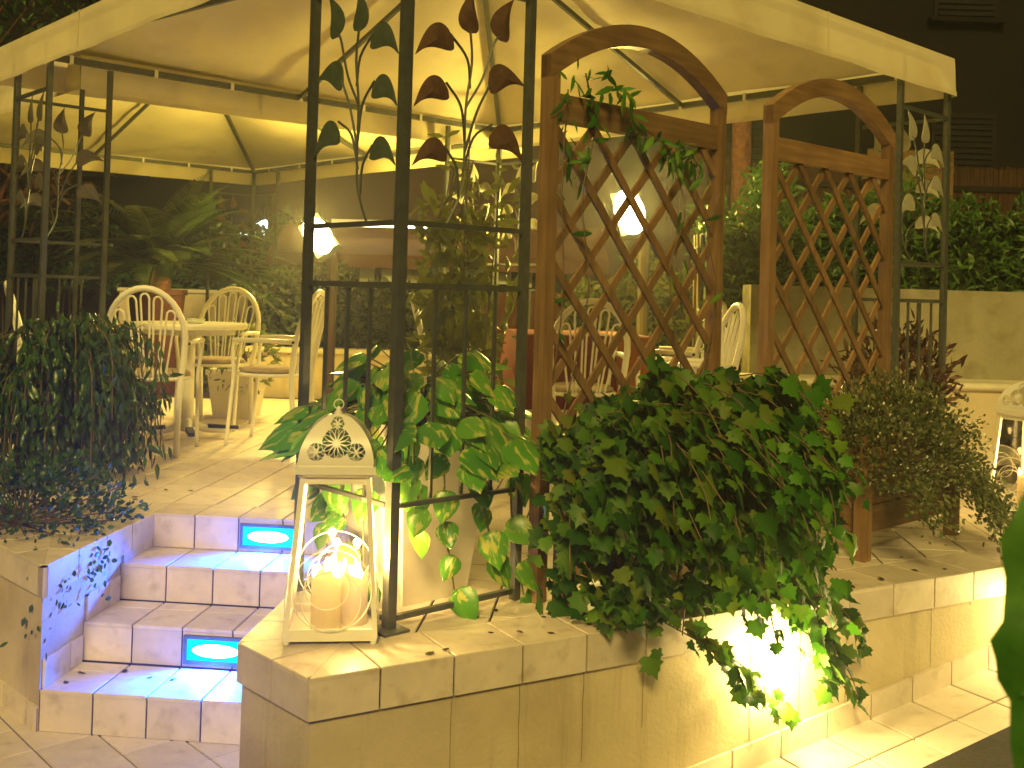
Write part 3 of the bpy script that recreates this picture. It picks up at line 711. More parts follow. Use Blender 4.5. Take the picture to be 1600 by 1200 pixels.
# ------------------------------------------------------------------ lanterns
def ogive(t): return math.cos(t * math.pi / 2) ** .46 * (1 - .02 * t)
def lantern(label, loc, rz, flames=3, scale=1.0):
    p = thing('candle_lantern', label, 'lantern', loc, rz, 'white metal candle lanterns')
    hb, ht, zt = .131, .098, .462           # half widths at the base and the shoulder, shoulder height
    fr = MB(); ft = .014
    cb = [Vector((sx * (hb - ft / 2), sy * (hb - ft / 2), .03)) for sx, sy in ((-1, -1), (1, -1), (1, 1), (-1, 1))]
    ct = [Vector((sx * (ht - ft / 2), sy * (ht - ft / 2), zt)) for sx, sy in ((-1, -1), (1, -1), (1, 1), (-1, 1))]
    for a, b in zip(cb, ct): fr.bar(a - Vector((0, 0, .012)), b, ft, ft)
    for i in range(4):
        fr.bar(cb[i].lerp(cb[(i + 1) % 4], .03), cb[i].lerp(cb[(i + 1) % 4], .97), .010, .024)
        fr.bar(ct[i].lerp(ct[(i + 1) % 4], .03) - Vector((0, 0, .012)), ct[i].lerp(ct[(i + 1) % 4], .97) - Vector((0, 0, .012)), .010, .022)
    fr.build('frame', M_white, p)
    MB().box((0, 0, .014), (.258, .258, .008)).build('base_plate', M_white, p)
    for sx, sy in ((-1, -1), (1, -1), (1, 1), (-1, 1)): MB().lathe([(.009, 0), (.010, .006), (.006, .0105)], (sx * .12, sy * .12, 0), 8).build('foot', M_white, p)
    for i in range(4):
        a, b, c, d = cb[i], cb[(i + 1) % 4], ct[(i + 1) % 4], ct[i]
        MB().add([a, b, c, d], [(0, 1, 2, 3)]).build('glass_pane', M_glass, p)
        # wire rings standing on the outside of the pane
        ex = (b - a).normalized(); ey = ((c + d) / 2 - (a + b) / 2).normalized(); nn = ex.cross(ey); mid = (a + b) / 2 + nn * .010
        for cx, cz, r in ((.0, .118, .112), (.0, .088, .082), (-.012, .128, .062)):
            MB().tube([mid + ex * (cx + r * math.cos(q * math.pi / 18)) + ey * (cz + r * math.sin(q * math.pi / 18)) for q in range(37)], .0017, 5, False).build('wire_ring', M_white, p)
    # shoulder moulding
    sh = MB()
    for w_, z0, z1 in ((.104, zt - .002, zt + .006), (.112, zt + .006, zt + .028), (.105, zt + .028, zt + .034)): sh.box((0, 0, (z0 + z1) / 2), (2 * w_, 2 * w_, z1 - z0))
    sh.build('shoulder', M_white, p)
    # pierced dome faces: a pointed-arch plate with a rosette cut through it
    zb, Hd = zt + .034, .132; N = 110
    def solid(x, z):      # x in half-width units of base (-1..1), z in 0..1
        W = .106; X = x * W; Z = z * Hd
        wz = W * ogive(z)
        if wz - abs(X) < .010: return True
        def ros(cx, cz, r, nsp, ph):
            dx, dz = X - cx, Z - cz; q = math.hypot(dx, dz)
            if q > r: return None
            if q < .004: return True
            if abs(q - r) < .0014: return True
            a = (math.atan2(dz, dx) + ph) % (2 * math.pi / nsp); a = min(a, 2 * math.pi / nsp - a)
            a2 = (math.atan2(dz, dx) + ph + math.pi / nsp) % (2 * math.pi / nsp); a2 = min(a2, 2 * math.pi / nsp - a2)
            k = q / r; petal = .30 * math.sin(math.pi * min(1, k)) * (2 * math.pi / nsp) * 1.35
            return abs(a - petal) * q < .0011
        for rr in (ros(0, .058, .042, 12, 0), ros(-.056, .034, .026, 6, .52), ros(.056, .034, .026, 6, .52), ros(0, .108, .020, 6, .52)):
            if rr is not None: return rr
        return True
    for f_ in range(4):
        mb = MB(); rmz = Matrix.Rotation(f_ * H, 3, 'Z'); idx = {}
        def vid(i, j, e):
            if (i, j, e) not in idx:
                z = j / N; wz = .106 * ogive(min(z, .985)); X = (-1 + 2 * i / N) * .106; X = max(-wz, min(wz, X))
                idx[i, j, e] = len(mb.v); mb.v.append(tuple(rmz @ Vector((X * (1 if not e else .97), -wz + (.002 if e else 0), zb + z * Hd))))
            return idx[i, j, e]
        for j in range(N):
            for i in range(N):
                x = -1 + 2 * (i + .5) / N; z = (j + .5) / N
                if abs(x) > ogive(z) + 1.0 / N: continue
                if solid(x, z): mb.f.append((vid(i, j, 0), vid(i + 1, j, 0), vid(i + 1, j + 1, 0), vid(i, j + 1, 0)))
        mb.build('pierced_dome_face', M_white, p)
    MB().lathe([(.004, 0), (.012, .006), (.013, .014), (.007, .022), (.009, .027), (.0, .034)], (0, 0, zb + Hd - .012), 12).build('finial', M_white, p, smooth=True)
    hp = [(.014 * math.cos(a), .0, zb + Hd + .026 + .014 * math.sin(a)) for a in np.linspace(0, 2 * math.pi, 17)]
    MB().tube(hp, .002, 5, False).build('hanging_ring', M_white, p)
    # candles (own things stand inside; they rest on the base plate)
    return p
def candle(label, loc, r, h):
    p = thing('pillar_candle', label, 'candle', loc, U(0, 6), 'pillar candles inside the lanterns')
    n = 20; prof = [(r * .97, 0), (r, .006), (r, h * .9), (r * .97, h)]
    mb = MB(); mb.lathe(prof, n=n, capt=False)
    # uneven molten rim and a hollow
    o = len(mb.v) - n
    for k in range(n):
        x, y, z = mb.v[o + k]; mb.v[o + k] = (x, y, z + .014 * math.sin(k * .9) + .008 * math.sin(k * 2.3))
    o2 = len(mb.v)
    for k in range(n): a = 2 * math.pi * k / n; mb.v.append((r * .8 * math.cos(a), r * .8 * math.sin(a), h - .022))
    for k in range(n): mb.f.append((o + k, o + (k + 1) % n, o2 + (k + 1) % n, o2 + k))
    mb.f.append(tuple(o2 + k for k in range(n))); mb.build('wax', M_wax, p, smooth=True)
    MB().tube([(0, 0, h - .023), (.001, 0, h - .004)], .0012, 5).build('wick', M_dark, p)
    MB().lathe([(.001, 0), (.006, .008), (.0075, .016), (.005, .028), (.002, .040), (.0, .048)], (0, 0, h - .010), 10).build('flame', M_flame, p, smooth=True)
    point_light(p, (0, 0, h + .020), 19.0, (1.0, .62, .20), .012)
LN = Vector((-.492, 3.10, .001)); lr = R(7)
lantern('white candle lantern with pierced dome on the front corner of the wall', LN, lr)
for lb, dx, dy, r, h in (('tall lit pillar candle at the left in the front lantern', -.018, -.035, .043, .165), ('lit pillar candle at the right in the front lantern', .062, .012, .038, .150), ('lit pillar candle at the back of the front lantern', .0, .05, .034, .165)):
    candle(lb, LN + Matrix.Rotation(lr, 3, 'Z') @ Vector((dx, dy, .018)), r, h)
L2 = Vector((2.545, 5.20, .001))
lantern('white candle lantern cut off by the right edge beside the low wall', L2, R(28))
candle('lit pillar candle in the lantern at the right edge', L2 + Vector((-.02, -.03, .018)), .045, .17)

# ------------------------------------------------------------------ chairs and tables
def make_chair():
    p = thing('garden_armchair', 'x', 'chair')
    hoop = []
    for sx in (1,):
        pass
    arc = [(-.185, -.235, 0.0), (-.182, -.205, .30), (-.19, -.20, .44), (-.205, -.215, .56), (-.215, -.235, .68)]
    for k in range(1, 16):
        a = math.pi * k / 16; arc.append((-.215 * math.cos(a), -.235 - .075 * math.sin(a), .68 + .275 * math.sin(a)))
    arc += [(-x, y, z) for x, y, z in arc[4::-1]]
    MB().tube(arc, .018, 8).build('back_hoop', M_white, p, smooth=True)
    for i in range(5):
        xc = (-.142, -.072, 0, .072, .142)[i]; zt = .68 + .275 * math.sqrt(max(0, 1 - (xc / .215) ** 2)) - (.03 if i in (1, 2, 3) else .055)
        wd = .024; yt = lambda z: -.205 - .105 * (z - .45) / .5
        pts = [(xc * .62 - wd * .55, -.195, .445), (xc - wd, yt(zt - .03), zt - .03)]
        pts += [(xc + wd * math.cos(a), yt(zt), zt - .03 + .03 * math.sin(a)) for a in np.linspace(math.pi, 0, 6)[1:-1]]
        pts += [(xc + wd, yt(zt - .03), zt - .03), (xc * .62 + wd * .55, -.195, .445)]
        MB().tube(pts, .0062, 5).build('back_loop', M_white, p)
    ring = [(.20 * math.cos(a), .20 * math.sin(a) + .0, .435) for a in np.linspace(0, 2 * math.pi, 25)]
    mb = MB().tube(ring, .012, 6, False); mb.lathe([(.195, .428), (.195, .436)], n=24); mb.build('seat', M_white, p)
    MB().lathe([(.15, .438), (.19, .448), (.195, .462), (.175, .476), (.08, .482), (.0, .482)], n=24, capt=False).build('cushion', M_cushion, p, smooth=True)
    for sx in (-1, 1):
        MB().tube(curve([(sx * .205, .20, 0), (sx * .205, .175, .30), (sx * .205, .165, .44), (sx * .225, .165, .60), (sx * .228, .14, .645)], 4), .012, 7).build('front_leg', M_white, p, smooth=True)
        MB().tube([(sx * .228, .165, .648), (sx * .232, 0, .652), (sx * .222, -.215, .645)], .015, 7).build('armrest', M_white, p, smooth=True)
        MB().tube([(sx * .226, -.22, .645), (sx * .241, -.22, .645)], .008, 8).build('bolt', M_dark, p)
    return p
chair0 = make_chair()
chairs = [('white hoop-backed armchair nearest the steps, back to the viewer', (-2.07, 6.25), 4),
          ('white hoop-backed armchair across the round table, facing the viewer', (-2.03, 7.38), 176),
          ('white hoop-backed armchair side-on right of the round table', (-1.50, 6.72), 82),
          ('white hoop-backed armchair half hidden behind the leafy pot at far left', (-2.86, 6.75), -62),
          ('white hoop-backed armchair in front of the red table, back to viewer', (.40, 6.05), 8),
          ('white hoop-backed armchair at the right end of the red table', (1.02, 6.70), 62),
          ('white hoop-backed armchair seen edge-on beside the low cream wall', (.88, 5.52), 96),
          ('white hoop-backed armchair seen edge-on left of the red table', (-.30, 6.55), -84)]
for i, (lb, xy, rz) in enumerate(chairs):
    c = chair0 if i == 0 else copy_tree(chair0)
    c['label'] = lb; c['group'] = 'white hoop-backed garden armchairs'; c.location = (*xy, 0); c.rotation_euler = (0, 0, R(rz))
t = thing('round_table', 'round white pedestal table between the left chairs', 'table', (-2.04, 6.78, 0), .4)
MB().lathe([(.34, .70), (.355, .705), (.36, .725), (.355, .735)], n=36).build('tabletop', M_white, t)
MB().lathe([(.28, .665), (.285, .70)], n=36).build('apron', M_white, t)
MB().lathe([(.045, .05), (.04, .1), (.038, .6), (.06, .665)], n=16).build('column', M_white, t, smooth=True)
for k in range(4):
    a = k * H; d = Vector((math.cos(a), math.sin(a), 0))
    ft_ = MB().tube(curve([d * .03 + Vector((0, 0, .12)), d * .10 + Vector((0, 0, .065)), d * .24 + Vector((0, 0, .05))], 4), .024, 7).build('foot', M_white, t, smooth=True)
    MB().bar(d * .13 + Vector((0, 0, .078)), d * .32 + Vector((0, 0, .066)), .045, .022).build('foot_cap', M_dark, ft_)
t = thing('covered_table', 'square table under a red cloth behind the lattice trellis', 'table', (.42, 6.78, 0), .12)
MB().box((0, 0, .72), (.78, .78, .03)).build('tabletop', M_wood, t)
for sx in (-1, 1):
    for sy in (-1, 1): MB().box((sx * .33, sy * .33, .352), (.05, .05, .704)).build('leg', M_white, t)
tc_ = thing('tablecloth', 'red tablecloth with an orange runner hanging over the square table', 'tablecloth', (.42, 6.78, 0), .12)
cl = MB(); N = 64; rows = ((.0, .742), (.395, .742), (.405, .735), (.418, .60), (.435, .42), (.45, .30))
for hw, z in rows:
    for k in range(N):
        a = 2 * math.pi * k / N; m_ = max(abs(math.cos(a)), abs(math.sin(a))); x, y = math.cos(a) / m_ * hw, math.sin(a) / m_ * hw
        if z < .73: wv = 1 + .03 * (.735 - z) / .4 * math.sin(k * 1.9); x *= wv; y *= wv
        cl.v.append((x, y, z))
for r in range(len(rows) - 1):
    for k in range(N): a = r * N + k; b = r * N + (k + 1) % N; cl.f.append((a, b, b + N, a + N))
cl.build('cloth', M_cloth, tc_, smooth=True)
rn = MB(); prof = ((-.458, .40), (-.428, .60), (-.413, .740), (0, .7455), (.413, .740), (.428, .60), (.458, .40))
for y, z in prof:
    for x in (.17, .37): rn.v.append((x, y, z))
for k in range(len(prof) - 1): a = 2 * k; rn.f.append((a, a + 1, a + 3, a + 2))
rn.build('runner', M_cloth2, tc_)

at_ = thing('glass_ashtray', 'small glass ashtray on the round white table', 'ashtray', (-1.98, 6.70, .736))
MB().lathe([(.05, 0), (.058, .03), (.05, .03), (.044, .008), (0, .008)], n=18, capt=False).build('bowl', mat('thick_glass', (.7, .75, .65), rough=.08, spec=.8), at_, smooth=True)

# ------------------------------------------------------------------ low walls, fences, buildings behind
def walled(name, label, cat, x0, x1, y0, y1, z0, z1, m, cap=None, capo=.02, caph=.04):
    p = thing(name, label, cat, ((x0 + x1) / 2, (y0 + y1) / 2, 0))
    MB().box((0, 0, (z0 + z1) / 2), (x1 - x0, y1 - y0, z1 - z0)).build('wall', m, p)
    if cap: MB().box((0, 0, z1 + caph / 2 + .001), (x1 - x0 + 2 * capo, y1 - y0 + 2 * capo, caph)).build('coping', cap, p)
    return p
M_capstone = mat('cream_capstone', (.66, .62, .46), rough=.7, noise=(.1, 8))
p = thing('low_bench_wall', 'low cream bench wall with projecting ledge at the right', 'wall', (3.4, 6.45, 0))
MB().box((0, .15, .235), (4.2, .30, .47)).build('base', M_plaster, p)
# rounded ledge
lg = MB(); N = 10
for x in (-2.12, 2.12):
    for k in range(N + 1):
        a = -H + math.pi * k / N; lg.v.append((x, -.0 - .035 * math.cos(a), .495 + .025 * math.sin(a)))
    lg.v += [(x, .30, .52), (x, .30, .47)]
q = N + 3
for k in range(q): lg.f.append((k, (k + 1) % q, q + (k + 1) % q, q + k))
lg.f += [tuple(range(q))[::-1], tuple(range(q, 2 * q))]
lg.build('ledge', M_capstone, p)
MB().box((.12, .42, .54), (4.0, .24, 1.08)).build('back_wall', M_whiteplaster, p)
for k in range(19): MB().box((-1.98 + k * .215, -.006, .055), (.21, .012, .105)).build('skirting_tile', M_tile, p)
walled('planter_wall', 'low beige planter wall under the dark hedge in the centre', 'planter', -2.3, -.25, 9.35, 10.1, 0, .40, M_plaster, M_capstone)
walled('garden_wall', 'beige garden wall behind the railings of the rear gazebo', 'wall', -4.75, -1.9, 12.9, 13.1, 0, .86, M_plaster, M_capstone)
walled('planter_wall', 'terracotta planter trough behind the red table', 'planter', -.15, .42, 9.4, 9.9, 0, .98, M_terra)
# reed screen, with reeds as one mass
fr = thing('reed_fence', 'dark brown reed screen fence behind the right hedge', 'fence', (4.0, 10.2, 0))
rb = MB()
for k in range(420):
    x = -2.6 + 5.6 * k / 420 + U(-.004, .004); rb.box((x, U(-.006, .006), 1.15 + U(-.02, .02)), (.012, .012, 2.3))
rb.build('reeds', M_reed, fr, kind='stuff')
for z in (.9, 2.1): MB().box((.2, -.016, z), (5.6, .02, .05)).build('rail', M_shutter, fr)
sg = thing('notice_board', 'faded yellow notice board with dark lettering on the reed fence', 'sign', (3.76, 10.10, 2.19))
MB().box((0, 0, 0), (.82, .02, .50)).build('board', M_sign, sg)
for ln, (tx, x, z) in enumerate((('LUCHE', .10, .15), ('ITE SGGENTI', -.14, .03), ('MO', .06, -.09), ('17/7/14', .02, -.21))):
    cu_ = bpy.data.curves.new('t', 'FONT'); cu_.body = tx; cu_.size = .10; cu_.extrude = .001
    to = bpy.data.objects.new('tmp', cu_); col.objects.link(to); dg = bpy.context.evaluated_depsgraph_get()
    me = bpy.data.meshes.new_from_object(to.evaluated_get(dg)); bpy.data.objects.remove(to)
    me.materials.clear(); me.materials.append(M_ink)
    o = inst('lettering', me, sg, Matrix.Translation((x, -.0125, z)) @ Matrix.Rotation(H, 4, 'X'))
# dark block of flats
b = thing('apartment_building', 'dark apartment building behind everything', 'building', (0, 19, 0))
MB().box((0, 2, 4.5), (38, 4, 9)).build('wall', M_building, b)
for x in (-11, -7.2, -3.4, .4, 4.2, 8.0, 11.8):
    for z in (2.9, 6.1):
        wn = MB().box((x, -.02, z + .75), (1.15, .05, 1.5)).build('window', M_shutter, b)
        for k in range(14): MB().box((x, -.06, z + .08 + .105 * k), (1.02, .03, .07)).build('slat', M_shutter, wn)
        MB().box((x, -.08, z - .05), (1.35, .18, .07)).build('sill', M_building, wn)
# shop with awning, tube lights and glass screen
s = thing('awning_shop', 'shop front with brown awning and fluorescent tubes in the background', 'shop', (-.9, 13.2, 0))
MB().box((0, 1.2, 1.5), (4.4, 2.0, 3.0)).build('wall', mat('shop_wood', (.045, .02, .009), rough=.8, noise=(.3, 2)), s)
aw = MB(); aw.add([(-1.9, .2, 1.81), (2.0, .2, 1.81), (2.0, -1.1, 1.36), (-1.9, -1.1, 1.36), (-1.9, .2, 1.79), (2.0, .2, 1.79), (2.0, -1.1, 1.34), (-1.9, -1.1, 1.34)], [(0, 1, 2, 3), (7, 6, 5, 4), (0, 3, 7, 4), (1, 5, 6, 2), (3, 2, 6, 7)])
a_ = aw.build('awning', M_awning, s)
vl = MB(); NN = 60
for k in range(NN + 1):
    x = -1.9 + 3.9 * k / NN
    for z in (1.36, 1.22 - .02 * abs(math.sin(k * .63))): vl.v.append((x, -1.11, z))
for k in range(NN): vl.f.append((2 * k, 2 * k + 1, 2 * k + 3, 2 * k + 2))
vl.build('awning_valance', M_awning, a_)
E_tube = emit('fluorescent_tube', (.95, 1.0, .55), 13)
for x0, x1 in ((-1.25, -.45), (-.40, .12)):
    f_ = MB().box(((x0 + x1) / 2, -.62, 1.76), (x1 - x0, .06, .05)).build('tube_fitting', M_white, s)
    MB().tube([(x0 + .03, -.64, 1.72), (x1 - .03, -.64, 1.72)], .018, 8).build('tube', E_tube, f_)
for k in range(13):
    wd = U(.10, .24); MB().box((-1.55 + k * .26, -.95 + U(-.05, .05), 1.16 + U(-.02, .02)), (wd, .02, U(.18, .26))).build('glass_screen', mat('pale_green_glass', (.60, .64, .46), rough=.25), s)
MB().box((.05, -.95, .45), (3.9, .12, .9)).build('counter', M_awning, s)
# distant lamps
E_cool = emit('cool_globe', (.72, .88, 1.0), 9); E_warm = emit('warm_globe', (1.0, .85, .4), 7)
def globe_lamp(label, x, y, z, r, e):
    p = thing('street_lamp', label, 'street lamp', (x, y, 0), 0, 'distant globe street lamps')
    MB().tube([(0, 0, 0), (0, 0, z - r)], [.05, .03], 8).build('pole', M_metal, p)
    MB().lathe([(.0, -r), (r * .6, -r * .8), (r, -.1 * r), (r * .8, r * .6), (0, r)], (0, 0, z), 16).build('globe', e, p, smooth=True)
globe_lamp('cool white globe street lamp, larger one behind the rear gazebo', -4.02, 17.2, 1.86, .17, E_cool)
globe_lamp('small cool white street lamp left of the large globe', -4.36, 17.2, 1.78, .075, E_cool)
globe_lamp('small warm street lamp right of the large globe', -3.60, 17.2, 1.80, .06, E_warm)

# ------------------------------------------------------------------ planting
def pot(parent, r0, r1, h, m, square=False, rz=0):
    if square:
        mb = MB(); a, b = r0, r1
        rows = ((a, 0), (b, h - .04), (b + .012, h - .038), (b + .012, h), (b - .012, h), (b - .014, h - .05))
        for w_, z in rows:
            for sx, sy in ((-1, -1), (1, -1), (1, 1), (-1, 1)): mb.v.append((sx * w_, sy * w_, z))
        for r in range(len(rows) - 1):
            for k in range(4): q = r * 4 + k; q2 = r * 4 + (k + 1) % 4; mb.f.append((q, q2, q2 + 4, q + 4))
        e = (len(rows) - 1) * 4; mb.f += [(3, 2, 1, 0)]
        o = mb.build('pot', m, parent); MB().box((0, 0, h - .05), (2 * b - .03, 2 * b - .03, .02)).build('soil', M_soil, parent)
    else:
        MB().lathe([(r0, 0), (r1, h - .05), (r1 + .02, h - .048), (r1 + .02, h), (r1 - .01, h), (r1 - .015, h - .06)], n=24, capt=False).build('pot', m, parent, smooth=False)
        MB().lathe([(r1 - .016, h - .06), (0, h - .05)], n=24, capb=False, capt=False).build('soil', M_soil, parent)
def coping_t(s): return -.217 - .229 * (s + .187)
# --- ivy (local frame: gazebo axes, origin at planter)
ivy = thing('ivy_plant', 'large mass of trailing ivy spilling over the wall from its planter', 'ivy', G(0, 0), th)
places = []; strands = []
for k in range(260):
    s0 = U(.46, 1.26); t0 = U(-.42, -.08); z0 = .42 + .16 * math.exp(-((s0 - 1.0) / .5) ** 2) + U(-.05, .10)
    p = Vector((s0, t0, z0)); ang = U(-2.9, -.2)
    d = Vector((math.cos(ang) * .8 + (.35 if s0 > 1.05 else -.05), math.sin(ang), U(.0, .8))).normalized()
    L = U(.30, .75) if s0 < 1.0 else U(.4, 1.15); n_ = int(L / .022); pts = [p.copy()]
    edge = None
    for q in range(n_):
        p = p + d * .022
        over_ = p.y < coping_t(p.x) - .03
        if p.z < .05 and not over_:
            d = Vector((.15, -1, .02)).normalized(); p.z = max(p.z, .03 + .03 * abs(math.sin(q)))
        elif over_ and p.z < .1:
            p.y = min(p.y, coping_t(p.x) - .04); d = (d + Vector((U(-.02, .14), -.02, -.16))).normalized()
        else: d = (d + Vector((0, -.01, -.085))).normalized()
        d = (d + rv(.06)).normalized()
        if p.z < -.07 - .06 * rng.random(): break
        if p.x > (1.22 if over_ else 1.38) or p.z < -.36 or p.x < .42: break
        pts.append(p.copy())
        if rng.random() < .74 and not (p.z < -.03 and s0 < .95):
            out = Vector((.15, -.8, .6)); tip = (Vector((0, -.35, -.8)) + d * .3 + rv(.35)).normalized()
            sz = U(.035, .085) * (.75 if q > n_ * .8 else 1)
            places.append((p + rv(.022), tip, out + rv(.55), sz))
    if len(pts) > 3: strands.append(pts)
for k in range(1300):   # the body of the plant
    s0 = U(.45, 1.30); hz = .62 * math.exp(-((s0 - .95) / .8) ** 2) + .05
    a = U(0, 1); t0 = -.12 - a * .42; z0 = U(.08, 1) * hz * math.sqrt(max(.05, 1 - (a * .75) ** 2)) * 1.08
    places.append((Vector((s0, t0, z0)), (Vector((0, -.4, -.7)) + rv(.5)).normalized(), Vector((.1, -.6, .8)) + rv(.6), U(.03, .085)))
invr = Matrix.Rotation(-th, 3, 'Z')
for s_a, s_b, z_a, z_b, off in ((.90, 1.42, .02, -.34, .06), (.98, 1.24, .0, -.24, .05), (1.42, 1.72, .02, -.35, .07), (1.46, 1.62, .03, -.24, .05), (1.44, 1.56, .03, -.30, .08), (1.48, 1.74, .05, -.18, .08), (1.30, 1.50, .04, -.08, .08)):
    cps = []
    for q in range(5):
        t_ = q / 4; w_ = c0 + cu * (s_a + (s_b - s_a) * t_ ** .8) - cn * (off + .03 * math.sin(3 * t_)); w_.z = z_a + (z_b - z_a) * t_ + U(-.015, .015)
        cps.append(invr @ (w_ - F0))
    c_ = curve(cps, 7); strands.append(c_)
    for q in c_:
        if rng.random() < .8: places.append((q + rv(.012), (Vector((.25, -.3, -.7)) + rv(.4)).normalized(), Vector((.15, -1, .3)) + rv(.5), U(.035, .075)))
sm = MB()
for pts in strands[::1]: sm.tube(pts[::3], .0022, 4, False)
sm.build('stems', M_twig, ivy, kind='stuff')
places.sort(key=lambda q: q[0].y + .25 * abs(q[0].x - 1.1) - q[3] * 2)
leaf_objs('leaf', IVY, places[:300], M_ivy, ivy)
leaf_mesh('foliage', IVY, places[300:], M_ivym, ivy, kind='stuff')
# --- vine on the near trellis
vine = thing('climbing_vine', 'thin climbing vine straggling up the near lattice trellis', 'vine', G(0, 0), th)
vp = []
for pts in ([(.62, -.08, .6), (.70, -.10, 1.0), (.66, -.10, 1.3), (.72, -.09, 1.55), (.66, -.10, 1.72)], [(1.25, -.09, .6), (1.12, -.10, 1.05), (1.18, -.11, 1.3), (1.08, -.10, 1.52), (.90, -.10, 1.60), (.75, -.12, 1.73)],
            [(1.35, -.08, .7), (1.40, -.1, 1.0), (1.34, -.1, 1.22), (1.38, -.12, 1.38)], [(1.08, -.1, 1.5), (1.2, -.1, 1.52), (1.28, -.1, 1.47)], [(.58, -.02, .5), (.60, -.08, .95), (.585, -.08, 1.35), (.60, -.08, 1.66)]):
    c = curve(pts, 8); MB().tube(c, .0028, 5, False).build('stem', M_twig, vine)
    for q in c:
        for r in range(3 if q.z > 1.42 else 1):
            if rng.random() < (.75 if q.z > 1.42 else .22): vp.append((q + rv(.018), (Vector((0, -.2, -.5)) + rv(.6)).normalized(), Vector((0, -1, .4)) + rv(.4), U(.045, .075)))
leaf_objs('leaf', LANCE, vp[:300], M_ivy, vine)
# --- pothos in a tall white planter
po = thing('pothos_plant', 'variegated pothos in a tall white square planter behind the corner post', 'potted plant', G(.30, .29), th)
pot(po, .13, .185, .57, M_pot_white, True)
pl = []
for k in range(120):
    a = U(0, 6.28); rr = .40 * math.sqrt(U(.05, 1)); z = .56 + .30 * (1 - (rr / .42) ** 2) * U(.3, 1) + U(-.06, .04) - (.06 if rr > .3 else 0)
    d = Vector((math.cos(a), math.sin(a), 0))
    pl.append((d * rr + Vector((0, 0, z)), (d * .8 + Vector((0, 0, -.35)) + rv(.25)).normalized(), Vector((-.25, -.25, 1)) * 1.0 + d * .5 + rv(.25), U(.095, .15)))
inv = Matrix.Rotation(-th, 3, 'Z')
for wx, wy, l0, l1, drop in ((.10, -.22, .55, .1, .5), (.20, -.16, .55, .0, .42), (.02, -.26, .55, .0, .30), (-.20, -.12, .6, .0, .32), (-.26, -.02, .6, 0, .36), (-.30, .05, .6, 0, .28), (.28, -.10, .55, 0, .55), (-.12, -.20, .58, 0, .62)):
    a = inv @ Vector((wx, wy, 0)); pts = curve([a * .45 + Vector((0, 0, .56)), a * .85 + Vector((0, 0, .60)), a * 1.1 + Vector((0, 0, .50)), a * 1.15 + Vector((.01, .0, .58 - drop * .6)), a * 1.2 + Vector((.03, -.02, .58 - drop))], 6)
    MB().tube(pts, .0035, 5, False).build('stem', M_stem, po)
    for q in pts[6::3]: pl.append((q + rv(.012), (a.normalized() * .4 + Vector((0, 0, -.8)) + rv(.3)).normalized(), inv @ Vector((U(-.3, .5), -1, .35)) + rv(.2), U(.075, .115)))
st = MB()
for p_, t_, n_, sz in pl[:120]: st.tube([(0, 0, .53), p_ * .5 + Vector((0, 0, .34)), p_], .003, 4, False)
st.build('stalks', M_stem, po, kind='stuff')
leaf_objs('leaf', HEART, pl, M_pothos, po)
# --- weeping fig at the left corner
fg = thing('weeping_fig', 'dark weeping fig in a grey pot inside the left corner panels', 'potted plant', (-2.22, 5.36, 0))
pot(fg, .15, .20, .34, M_pot_dark)
fp = []; sm = MB()
for k in range(150):
    a = U(0, 6.28); d = Vector((math.cos(a), math.sin(a), 0)); r = U(.12, .44); zt = U(.45, .78)
    pts = curve([(0, 0, .34), d * (r * .45) + Vector((0, 0, zt)), d * r + Vector((0, 0, zt - .08)), d * (r + .04) + Vector((0, 0, max(.05, zt - U(.25, .62))))], 6)
    sm.tube(pts[::2], .003, 4, False)
    for q in pts[5:]:
        for r_ in range(3): fp.append((q + rv(.03), (d * .3 + Vector((0, 0, -1)) + rv(.35)).normalized(), d + rv(.5), U(.05, .085)))
sm.build('branches', M_twig, fg, kind='stuff'); leaf_mesh('foliage', LANCE, fp, M_ficus, fg, kind='stuff')
def mound(name, label, cat, loc, rad, n, tpl, m, size, hgt, base=.0, pot_=None, trail=(), up=.4, rz=0):
    p = thing(name, label, cat, loc, rz); pls = []; tw = MB()
    for k in range(n):
        v = rv(1).normalized(); v.z = abs(v.z) * (1 if rng.random() < .8 else -.35); q = U(.35, 1) ** .4
        lump = 1 + .16 * math.sin(v.x * 7 + v.y * 5 + v.z * 6 + n) + .1 * math.sin(v.x * 17 - v.z * 13)
        pos = Vector((v.x * rad[0] * q * lump, v.y * rad[1] * q * lump, base + v.z * hgt * q * lump))
        pls.append((pos, (v + Vector((0, 0, up)) + rv(.5)).normalized(), v + rv(.5), U(*size)))
        if k % max(1, n // 60) == 0: tw.tube([(0, 0, base * .6), pos * .55 + Vector((0, 0, base * .3)), pos], .003, 4, False)
    for a, b, cnt in trail:
        a = Vector(a); b = Vector(b)
        for k in range(cnt):
            t = U(0, 1); pls.append((a.lerp(b, t) + rv(.035), ((b - a).normalized() + rv(.5)).normalized(), rv(1), U(*size)))
    tw.build('twigs', M_twig, p, kind='stuff')
    leaf_mesh('foliage', tpl, pls, m, p, kind='stuff')
    return p
bs = mound('trailing_shrub', 'small-leaved trailing shrub beside the stairs, lit blue underneath', 'shrub', (-1.93, 4.24, 0), (.42, .26), 2600, OVAL, M_ficus, (.018, .034), .25, .03, trail=[((.26, -.15, .03), (.36, -.42, -.17), 90), ((.32, -.05, .04), (.40, -.22, -.12), 70), ((.25, -.3, .02), (.30, -.50, -.25), 50)])
fb = mound('fine_leaved_bush', 'fine-leaved bush with tiny pale flowers in the right planter box', 'shrub', G(2.17, -.40, .32), (.40, .30), 8500, OVAL, M_fine, (.012, .026), .33, .02, trail=[((.3, -.2, 0), (.40, -.36, -.26), 700), ((.1, -.3, 0), (.2, -.40, -.22), 500), ((.38, -.1, .05), (.46, -.2, -.18), 500), ((-.2, -.2, 0), (-.25, -.34, -.12), 400)], rz=th)
